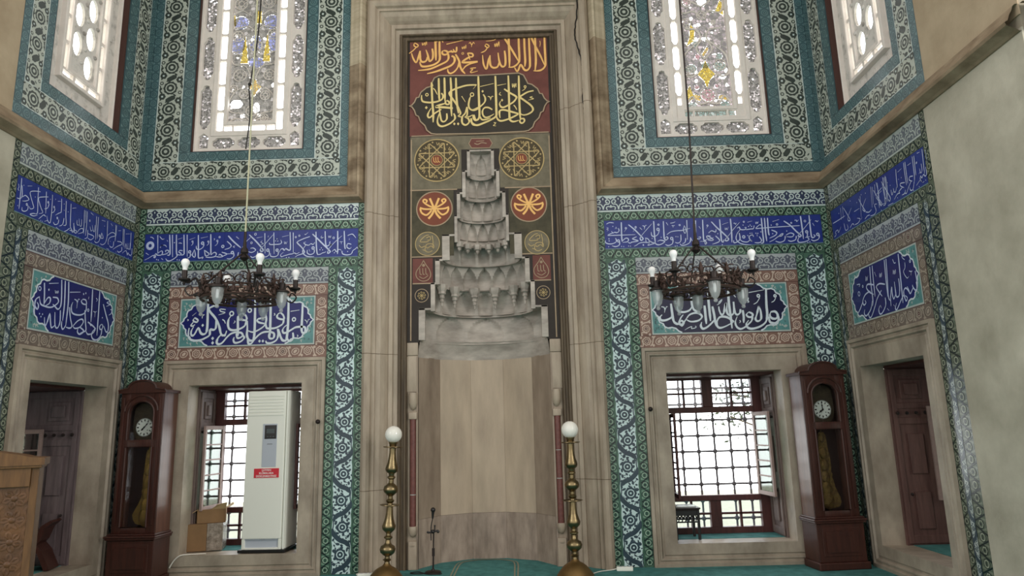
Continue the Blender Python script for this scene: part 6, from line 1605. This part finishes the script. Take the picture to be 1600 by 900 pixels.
# ------------------------------------------------------------------ chandeliers
def chandelier(loc, label, lamps, bulbs, struts, cab):
    t = thing('chandelier', label, 'chandelier', loc, 0, 'chandeliers')   # origin at the middle of the ring
    rg = random.Random(5); RR = .33
    b = MB()
    P = lambda r, a, z: Vector((r * math.cos(a), r * math.sin(a), z))
    for z, r in ((-.055, .012), (.03, .009)): b.tube([P(RR, 2 * pi * i / 40, z) for i in range(40)], r, 6, 0, True)
    n = 18
    for i in range(n):
        a = 2 * pi * i / n; da = 2 * pi / n
        for sg in (-1, 1):
            sp_ = []
            for k in range(12): th = k * .62; q = .048 * (1 - k / 14); sp_.append(P(RR + .012 * math.sin(k), a + sg * (da * .32 + q * math.cos(th) / RR * .8 - .05), -.012 + q * math.sin(th) * 1.0))
            b.tube(sp_, .007, 5)
            sp_ = []
            for k in range(10): th = k * .7 + 1; q = .042 * (1 - k / 12); sp_.append(P(RR + .02 * math.cos(k), a + sg * (da * .3 + q * math.cos(th) / RR), .06 + (.03 if i % 3 == 0 else 0) + q * math.sin(th)))
            b.tube(sp_, .006, 5)
        b.ball(P(RR + .008, a, -.015), .021, 8, 0, 1.3); b.ball(P(RR, a + da / 2, .02), .015, 6, 0, 1.6)
        if i % 2: b.lathe([(.001, .15), (.012, .12), (.024, .085), (.014, .05), (.001, .03)], P(RR, a, 0), 6)
    for k in range(4): a = k * pi / 4; b.tube([P(RR, a, -.03), P(.05, a, -.035), P(RR, a + pi, -.03)], .007, 5)
    b.ball((0, 0, -.04), .04, 10); b.build('ring', 'rust', t, False)
    b = MB(); b.lathe([(.001, .50), (.012, .49), (.016, .42), (.03, .40), (.034, .37), (.02, .35), (.04, .32), (.02, .30), (.001, .29)], (0, 0, 0), 12); b.tube([P(.0, 0, .49), P(.0, 0, .56)], .012, 6); b.build('hub', 'iron', t, False)
    for a, r in struts:
        b = MB(); a = R_(a); b.tube([P(.02, a, .36), P(RR, a, .03)], r, 6); b.ball(P(RR * .5, a, .195), r * 1.6, 8); b.build('chain', 'iron', t, False)
    for a, r, z in bulbs:
        a = R_(a); b = MB(); b.tube(smoothpts([P(RR, a, 0), P(RR + (r - RR) * .35, a, .10), P(RR + (r - RR) * .75, a, z - .10), P(r, a, z - .09)], 4), .010, 6)
        b.tube(smoothpts([P(RR + .03, a, -.02), P(RR + .09, a, -.05), P(RR + .13, a, 0), P(RR + .09, a, .035), P(RR + .07, a, .0)], 4), .007, 5)
        b.lathe([(.001, z - .13), (.008, z - .12), (.012, z - .10), (.045, z - .085), (.048, z - .072), (.022, z - .065), (.022, z - .0), (.001, z - .0)], P(r, a, 0), 14)
        ar = b.build('arm', 'iron', t, False)
        b = MB(); b.lathe([(.018, z - .004), (.020, z + .026), (.026, z + .04), (.034, z + .06), (.033, z + .078), (.023, z + .094), (.001, z + .102)], P(r, a, 0), 16, 0); b.build('bulb', 'bulb', ar, False)
    for a, r, z in lamps:
        z -= .035; a = R_(a); b = MB(); b.tube([P(RR, a, -.02), P(r, a, z + .10)], .012, 6)
        b.lathe([(.001, z + .15), (.03, z + .14), (.024, z + .10), (.03, z + .085), (.062, z + .074), (.066, z + .060), (.04, z + .054), (.001, z + .054)], P(r, a, 0), 16); so = b.build('socket', 'iron', t, False)
        b = MB(); b.lathe([(.048, z + .056), (.049, z + .02), (.044, z - .02), (.034, z - .055), (.018, z - .078), (.012, z - .084), (.018, z - .096), (.014, z - .108), (.001, z - .114)], P(r, a, 0), 18); b.build('glass_shade', 'lamp_glass', so, False)
        b = MB(); b.lathe([(.001, z + .05), (.012, z + .045), (.014, z + .0), (.010, z - .03), (.001, z - .035)], P(r, a, 0), 10); b.build('inner_lamp', 'bulb', so, False)
    b = MB(); b.tube([(0, 0, .55), (cab[0] * .25, 0, .9), (cab[0] * .7, 0, 1.6), (cab[0], 0, TOP - loc[2])], .0075 if cab[1] == 'cable' else .0085, 6); b.build('cable', cab[1], t, False)
    return t
chandelier((-1.975, -2.0, 2.70), 'rusty iron ring chandelier with bulbs on a pale cable, before the left window', [(178, .36, -.035), (260, .355, -.035), (112, .34, -.035), (82, .37, -.035), (-9, .37, -.035)], [(216, .47, .16), (307, .48, .16), (31, .45, .16), (129, .48, .16)], [(215, .010), (335, .007), (95, .007)], (.0, 'cable'))
chandelier((1.985, -2.0, 2.65), 'rusty iron ring chandelier with bulbs on a thin dark cable, before the right window', [(185, .37, -.055), (112, .32, -.055), (80, .25, -.055), (-85, .36, -.055), (-3, .36, -.055)], [(130, .50, .175), (222, .34, .175), (-22, .45, .175), (50, .45, .175)], [(208, .007), (322, .009), (90, .006)], (.04, 'iron'))

b = MB(); b.tube(smoothpts([(-2.66, -.10, TOP), (-2.705, -.10, 6.9), (-2.725, -.10, 6.3), (-2.785, -.10, 5.75), (-2.80, -.10, 5.66), (-2.77, -.10, 5.3), (-2.80, -.10, 4.86)], 5), .009, 5); b.ball((-2.795, -.10, 5.70), .022, 8)
tag(b.build('hanging_wire', 'black'), 'thin black wire hanging in front of the left stained-glass window', 'wire')

# ------------------------------------------------------------------ brass floor candelabra with globes
def candelabrum(loc, tilt, label):
    t = thing('floor_lamp', label, 'floor lamp', loc, 0, 'brass floor lamps beside the mihrab'); t.rotation_euler = (0, tilt, 0)
    b = MB(); b.lathe([(.001, 0), (.185, 0), (.19, .012), (.178, .025), (.165, .045), (.14, .075), (.11, .105), (.08, .125), (.05, .14), (.036, .155), (.03, .165)], seg=28); b.build('base', 'brass_base', t, False)
    b = MB(); b.lathe([(.03, .16), (.026, .185), (.045, .20), (.026, .215), (.024, .235), (.05, .25), (.075, .275), (.082, .305), (.070, .335), (.040, .352), (.028, .37), (.026, .40), (.045, .415), (.045, .425), (.026, .44), (.024, .46), (.040, .475), (.066, .50), (.072, .53), (.06, .56), (.046, .60), (.038, .65), (.034, .70), (.032, .735)], seg=24)
    b.lathe([(.032, .745), (.026, .76), (.042, .78), (.042, .79), (.026, .805), (.025, .83), (.046, .85), (.072, .875), (.078, .90), (.068, .93), (.042, .95), (.027, .965), (.026, 1.0), (.042, 1.015), (.042, 1.025), (.028, 1.04), (.032, 1.06), (.06, 1.08), (.068, 1.105), (.062, 1.13), (.048, 1.17), (.040, 1.22), (.034, 1.28), (.036, 1.32)], seg=24); b.build('column', 'brass', t, False)
    for z in (.738, 1.328): b = MB(); b.lathe([(.001, z - .006), (.085, z - .004), (.105, z + .004), (.104, z + .008), (.08, z + .002), (.001, z + .002)], seg=28); b.build('drip_plate', 'brass', t, False)
    b = MB(); b.lathe([(.036, 1.335), (.04, 1.36), (.048, 1.375), (.048, 1.385), (.001, 1.385)], seg=20); b.build('globe_holder', 'brass', t, False)
    b = MB(); b.ball((0, 0, 1.462), .090, 28); b.lathe([(.045, 1.372), (.046, 1.39)], seg=20); b.build('globe', 'globe', t, False)
candelabrum((-1.015, -.36, 0), R_(2.6), 'tall brass floor lamp with a white glass globe, left of the mihrab niche')
candelabrum((.925, -.36, 0), R_(0), 'tall brass floor lamp with a white glass globe, right of the mihrab niche')

# ------------------------------------------------------------------ microphone on its stand
t = thing('microphone_stand', 'thin black microphone stand on a round base at the left of the niche', 'microphone', (-.575, -.03, 0))
b = MB(); b.lathe([(.001, 0), (.085, 0), (.088, .008), (.08, .016), (.02, .024), (.016, .04), (.001, .04)], seg=24); b.build('base', 'iron', t, False)
b = MB(); b.tube([(0, 0, .03), (.004, 0, .17)], .009, 8); b.tube([(.004, 0, .17), (.004, 0, .25)], .015, 8); b.tube([(.004, 0, .25), (.008, 0, .42)], .007, 8); b.build('pole', 'iron', t, False)
b = MB(); b.ball((.0, 0, .42), .022, 10); b.tube([(-.05, 0, .41), (.055, 0, .43)], .010, 8); b.ball((.055, 0, .42), .018, 8); b.ball((-.055, 0, .415), .014, 8); b.tube([(.02, 0, .43), (.02, 0, .475)], .007, 6); b.ball((.02, 0, .48), .011, 8); b.build('clamp', 'black', t, False)
b = MB(); b.tube(smoothpts([(-.02, 0, .33), (-.022, 0, .41), (-.018, 0, .48), (-.005, 0, .545), (-.003, 0, .57)], 4), .006, 6); b.build('gooseneck', 'black', t, False)
b = MB(); b.tube([(-.003, 0, .555), (-.001, 0, .60), (.001, 0, .625)], [.010, .014, .017], 12); b.ball((.002, 0, .645), .027, 14); b.build('microphone', 'black', t, False)
b = MB(); b.tube(smoothpts([(.01, .05, .006), (-.08, -.05, .006), (-.2, -.06, .006), (-.24, .0, .006), (-.16, .035, .006), (-.05, -.09, .006), (.07, -.11, .006), (.10, -.07, .006)], 5), .006, 5); b.build('cable', 'black', t, False)
# power strips on the carpet
for (x, y, a), lb in (((-1.262, -.185, R_(6)), 'short white power strip on the carpet left of the brass lamp'), ((1.455, -.155, R_(-5)), 'short white power strip on the carpet at the foot of the right vine panel')):
    t = thing('power_strip', lb, 'power strip', (x, y, 0), a, 'power strips on the carpet')
    b = MB(); b.box(-.085, .085, -.028, .028, 0, .042, bev=.006); b.build('housing', 'plastic', t, False)
    b = MB()
    for k in (-.045, .0, .045): b.lathe([(.016, .0425), (.016, .0435), (.001, .0436)], (k, 0, 0), 12)
    b.build('socket', 'plastic_grey', t, False)
    b = MB(); sg = 1 if x > 0 else .0
    b.tube(smoothpts([(-.085, 0, .02), (-.14, -.01, .01), (-.20, -.02, .006), (-.27, -.07, .006), (-.33, -.16, .006)] if x > 0 else [(-.085, .0, .02), (-.10, .04, .03), (-.05, .06, .03)], 4), .005, 5); b.build('flex', 'white_cable', t, False)

# ------------------------------------------------------------------ left window: air conditioner and boxes
SZ = .2415
t = thing('air_conditioner', 'tall white standing air conditioner with a red notice, in the left window', 'air conditioner', (-2.43, .20, SZ), R_(-2))
b = MB(); b.box(-.27, .255, -.21, .20, 0, .03, bev=.004); b.build('plinth', 'black', t, False)
b = MB(); b.box(-.24, .24, -.17, .19, .03, 1.74, bev=.012); b.build('cabinet', 'plastic', t, False)
b = MB(); b.box(-.235, .205, -.20, -.168, .14, 1.735, bev=.010); b.box(.212, .236, -.195, -.168, .03, 1.735, bev=.008); b.box(-.235, -.20, -.195, -.168, .03, .14, bev=.006); b.box(.17, .205, -.195, -.168, .03, .14, bev=.006); b.box(-.20, .17, -.195, -.168, .03, .05, bev=.004); b.build('front_panel', 'plastic', t, False)
b = MB(); b.box(-.20, .17, -.176, -.170, .05, .138)
for i in range(22): b.box(-.198 + i * .0168, -.190 + i * .0168, -.196, -.172, .130, .141)
b.build('air_intake', 'plastic_grey', t, False)
b = MB()
for i in range(7): b.box(-.215, .185, -.2065, -.199, 1.46 + i * .035, 1.484 + i * .035, bev=.003)
b.build('louvre', 'plastic', t, False)
b = MB(); b.box(-.045, .118, -.2045, -.199, .90, 1.37, bev=.004); b.build('control_panel', 'plastic_grey', t, False)
b = MB(); b.box(-.022, .112, -.2085, -.2035, 1.205, 1.355, bev=.004); cp = b.build('display', 'screen', t, False)
b = MB(); b.box(.0, .09, -.2095, -.208, 1.265, 1.315); 
for i in range(3): b.box(.005 + i * .032, .024 + i * .032, -.2095, -.208, 1.225, 1.235)
b.build('readout', 'screen_lcd', cp, False)
b = MB(); b.box(.01, .07, -.2060, -.204, 1.145, 1.151); b.build('name_plate', 'dark_grey', t, False)
b = MB(); b.box(-.125, .155, -.2050, -.199, .785, .885); st = b.build('notice', 'sticker', t, False)
def text(s, size, loc, m, parent, name, sx=1.0):
    c = bpy.data.curves.new(name, 'FONT'); c.body = s; c.size = size; c.align_x = 'CENTER'; c.align_y = 'CENTER'; c.extrude = .0006; c.offset = .0006
    o = bpy.data.objects.new(name, c); COL.objects.link(o); bpy.context.view_layer.update()
    me = bpy.data.meshes.new_from_object(o.evaluated_get(bpy.context.evaluated_depsgraph_get())); bpy.data.objects.remove(o)
    me.materials.clear(); me.materials.append(MT[m])
    for v in me.vertices: x, y = v.co.x * sx, v.co.y; v.co = Vector((x + loc[0], loc[1] - v.co.z, y + loc[2]))
    n = bpy.data.objects.new(name, me); COL.objects.link(n); n.parent = parent; return n
for i, s_ in enumerate(('LÜTFEN', 'KLİMALARA', 'DOKUNMAYINIZ')): text(s_, .030, (.015, -.2062, .866 - i * .032), 'paper', st, 'notice_lettering')
t = thing('cardboard_box', 'large brown cardboard box wrapped in film, left of the white air conditioner', 'box', (-3.17, .33, SZ), R_(14))
b = MB(); b.box(-.20, .0, -.14, .14, 0, .29, bev=.004); b.build('carton', 'card', t, False)
b = MB(); b.box(.001, .17, -.142, .142, 0, .292, bev=.006); b.build('film_wrap', 'wrap', t, False)
t = thing('cardboard_box', 'smaller open cardboard box on top of the film-wrapped box', 'box', (-3.15, .34, SZ + .2925), R_(20))
b = MB(); 
for q in ((-.15, .15, -.12, -.115), (-.15, .15, .115, .12), (-.15, -.145, -.12, .12), (.145, .15, -.12, .12)): b.box(q[0], q[1], q[2], q[3], 0, .15)
b.box(-.15, .15, -.12, .12, 0, .005); b.build('carton', 'card', t, False)
b = MB(); b.add([(.0, -.12, .15), (.15, -.12, .15), (.16, -.17, .22), (.06, -.18, .20)], [(0, 1, 2, 3)]); b.add([(.15, -.12, .15), (.15, .12, .15), (.22, .11, .20), (.23, -.10, .19)], [(0, 1, 2, 3)]); b.add([(-.15, -.12, .15), (-.15, .12, .15), (-.20, .12, .12), (-.20, -.12, .12)], [(0, 1, 2, 3)]); 
fl_ = b.build('flap', 'card_lt', t, False); md = fl_.modifiers.new('s', 'SOLIDIFY'); md.thickness = .004
b = MB(); b.tube(smoothpts([(-3.40, -.075, .12), (-3.36, -.07, .19), (-3.30, -.06, .24), (-3.22, -.02, .245), (-3.05, .01, .245)], 5), .007, 6)
tag(b.build('electric_cable', 'white_cable'), 'white cord lying over the sill of the left window beside the clock', 'cord')
# right window: small black table
t = thing('side_table', 'small black carved table on the sill of the right window', 'table', (2.17, .27, SZ))
b = MB(); b.box(-.11, .19, -.14, .16, .322, .340, bev=.005); b.box(-.10, .18, -.13, .15, .308, .322, bev=.004); b.build('table_top', 'iron', t, False)
for x in (-.085, .165):
    for y in (-.115, .135): b = MB(); b.box(x - .014, x + .014, y - .014, y + .014, 0, .308, bev=.003); b.build('leg', 'black', t, False)
for y in (-.115, .135):
    b = MB(); b.box(-.07, .15, y - .005, y + .005, .255, .308)
    for i in range(6): x = -.055 + i * .038; b.tube([(x, y, .255), (x + .010, y, .225), (x, y, .195)], .007, 5); b.ball((x + .019, y, .238), .010, 6)
    b.box(-.07, .15, y - .005, y + .005, .180, .195); b.build('carved_apron', 'black', t, False)
b = MB(); b.box(-.07, .15, -.10, .12, .345 - .005, .352, bev=.002); tag(b.build('folded_cloth', 'pale', None), 'pale folded cloth on the small black table', 'cloth').location = (2.17, .27, SZ + .0005)

# ------------------------------------------------------------------ carved lectern at the left edge
t = thing('carved_lectern', 'brown carved wooden lectern with an arched top, at the left edge of the view', 'lectern', (-3.593, -2.783, 0), R_(29))
I = Wl((0, 0, 0), (1, 0, 0), (0, 0, 1), (0, -1, 0))
b = MB(); b.box(.405, .455, -.16, .16, 0, 1.32, bev=.006); b.box(-.455, -.405, -.16, .16, 0, 1.32, bev=.006); b.box(-.405, .405, -.175, -.13, 1.17, 1.32, bev=.004); b.box(-.405, .405, -.17, -.13, 0, .42, bev=.004); b.build('frame', 'carved_lt', t, False)
b = MB(); b.box(-.405, .405, -.15, -.13, .42, 1.17)
rg = random.Random(21)
Wp = Wl((0, 0, 0), (1, 0, 0), (0, 0, 1), (0, -1, 0))
for i in range(5):
    for j in range(5):
        x = -.32 + i * .16; z = .49 + j * .15; r = .052
        for k in range(6): a = k * pi / 3 + .3 * (i + j); b.tube(smoothpts([(x + .02 * math.cos(a), -.15, z + .02 * math.sin(a)), (x + .05 * math.cos(a + .3), -.158, z + .05 * math.sin(a + .3)), (x + .07 * math.cos(a), -.15, z + .07 * math.sin(a)), (x + .045 * math.cos(a - .35), -.158, z + .045 * math.sin(a - .35)), (x + .02 * math.cos(a), -.15, z + .02 * math.sin(a))], 3), .009, 5)
        b.ball((x, -.156, z), .024, 8)
        b.tube(smoothpts([(x + .05, -.153, z - .05), (x + .085, -.157, z), (x + .07, -.155, z + .06), (x + .10, -.153, z + .1)], 3), .010, 5)
b.v = [Vector((p.x, -.150 + (p.y + .150) * .30, p.z)) if p.y < -.150 else p for p in b.v]; b.build('carved_panel', 'carved', t, False)
b = MB(); pr = [(-.485, 1.32), (.485, 1.32), (.485, 1.372), (.40, 1.378), (.34, 1.395), (.18, 1.425), (.0, 1.435), (-.18, 1.425), (-.34, 1.395), (-.40, 1.378), (-.485, 1.372)]
b.prism(pr, I, -.18, .20, 0); b.box(-.47, .47, -.19, .17, 1.30, 1.325, bev=.006); b.build('top', 'carved_lt', t, False)
# folding book stand in the left side window
t = thing('book_stand', 'dark curved wooden stand in the window recess behind the carved lectern', 'book stand', (-4.46, -.66, .2415), R_(15))
for s in (1, -1):
    b = MB(); pts = [(-.17, 0), (-.12, .0), (-.05, .16), (.06, .28), (.10, .40), (.16, .45), (.14, .47), (.06, .42), (.02, .31), (-.09, .18)]
    Ws = Wl((0, 0, 0), (s, 0, 0), (0, 0, 1), (0, -1, 0)); b.prism(pts, Ws, -.13, .13, 0); b.build('board', 'clock_wood', t, False)

# ------------------------------------------------------------------ the garden outside the right window
b = MB(); b.box(-9, 9, 1.3, 14, -.6, -.5); tag(b.build('ground', mat('garden_ground', S(150, 150, 130), 0.9, var=0.1)), kind='structure')
MT['leaf'] = mat('leaves', S(70, 82, 62), 0.6, var=0.3, scale=8); MT['bark'] = mat('bark', S(96, 84, 70), 0.9, var=0.3, scale=12)
t = thing('garden_tree', 'pale leafy tree in the bright garden outside the right window', 'tree', (5.75, 6.3, -.5))
b = MB(); b.tube(smoothpts([(0, 0, 0), (.05, .0, .9), (-.05, .05, 1.7), (.1, 0, 2.6)], 4), [.09 - .005 * i for i in range(13)], 8)
rg = random.Random(8); tips = []
for i in range(9):
    a = rg.uniform(0, 6.28); z0 = rg.uniform(1.5, 2.5); L = rg.uniform(.4, .9); e = (L * math.cos(a) - .75, L * .6 * math.sin(a), z0 + rg.uniform(.1, .5)); b.tube(smoothpts([(0, 0, z0), (e[0] * .5, e[1] * .5, z0 + .25), e], 3), .018, 5); tips.append(e)
b.build('trunk', 'bark', t, False)
b = MB()
for e in tips:
    for k in range(70):
        p = Vector(e) + Vector((rg.gauss(0, .28), rg.gauss(0, .22), rg.gauss(0, .2))); u = Vector((rg.gauss(0, 1), rg.gauss(0, 1), rg.gauss(0, 1))).normalized(); v = u.orthogonal().normalized(); l = rg.uniform(.04, .08)
        b.add([p - u * l, p + v * l * .45, p + u * l, p - v * l * .45], [(0, 1, 2, 3)])
b.build('foliage', 'leaf', t, False)
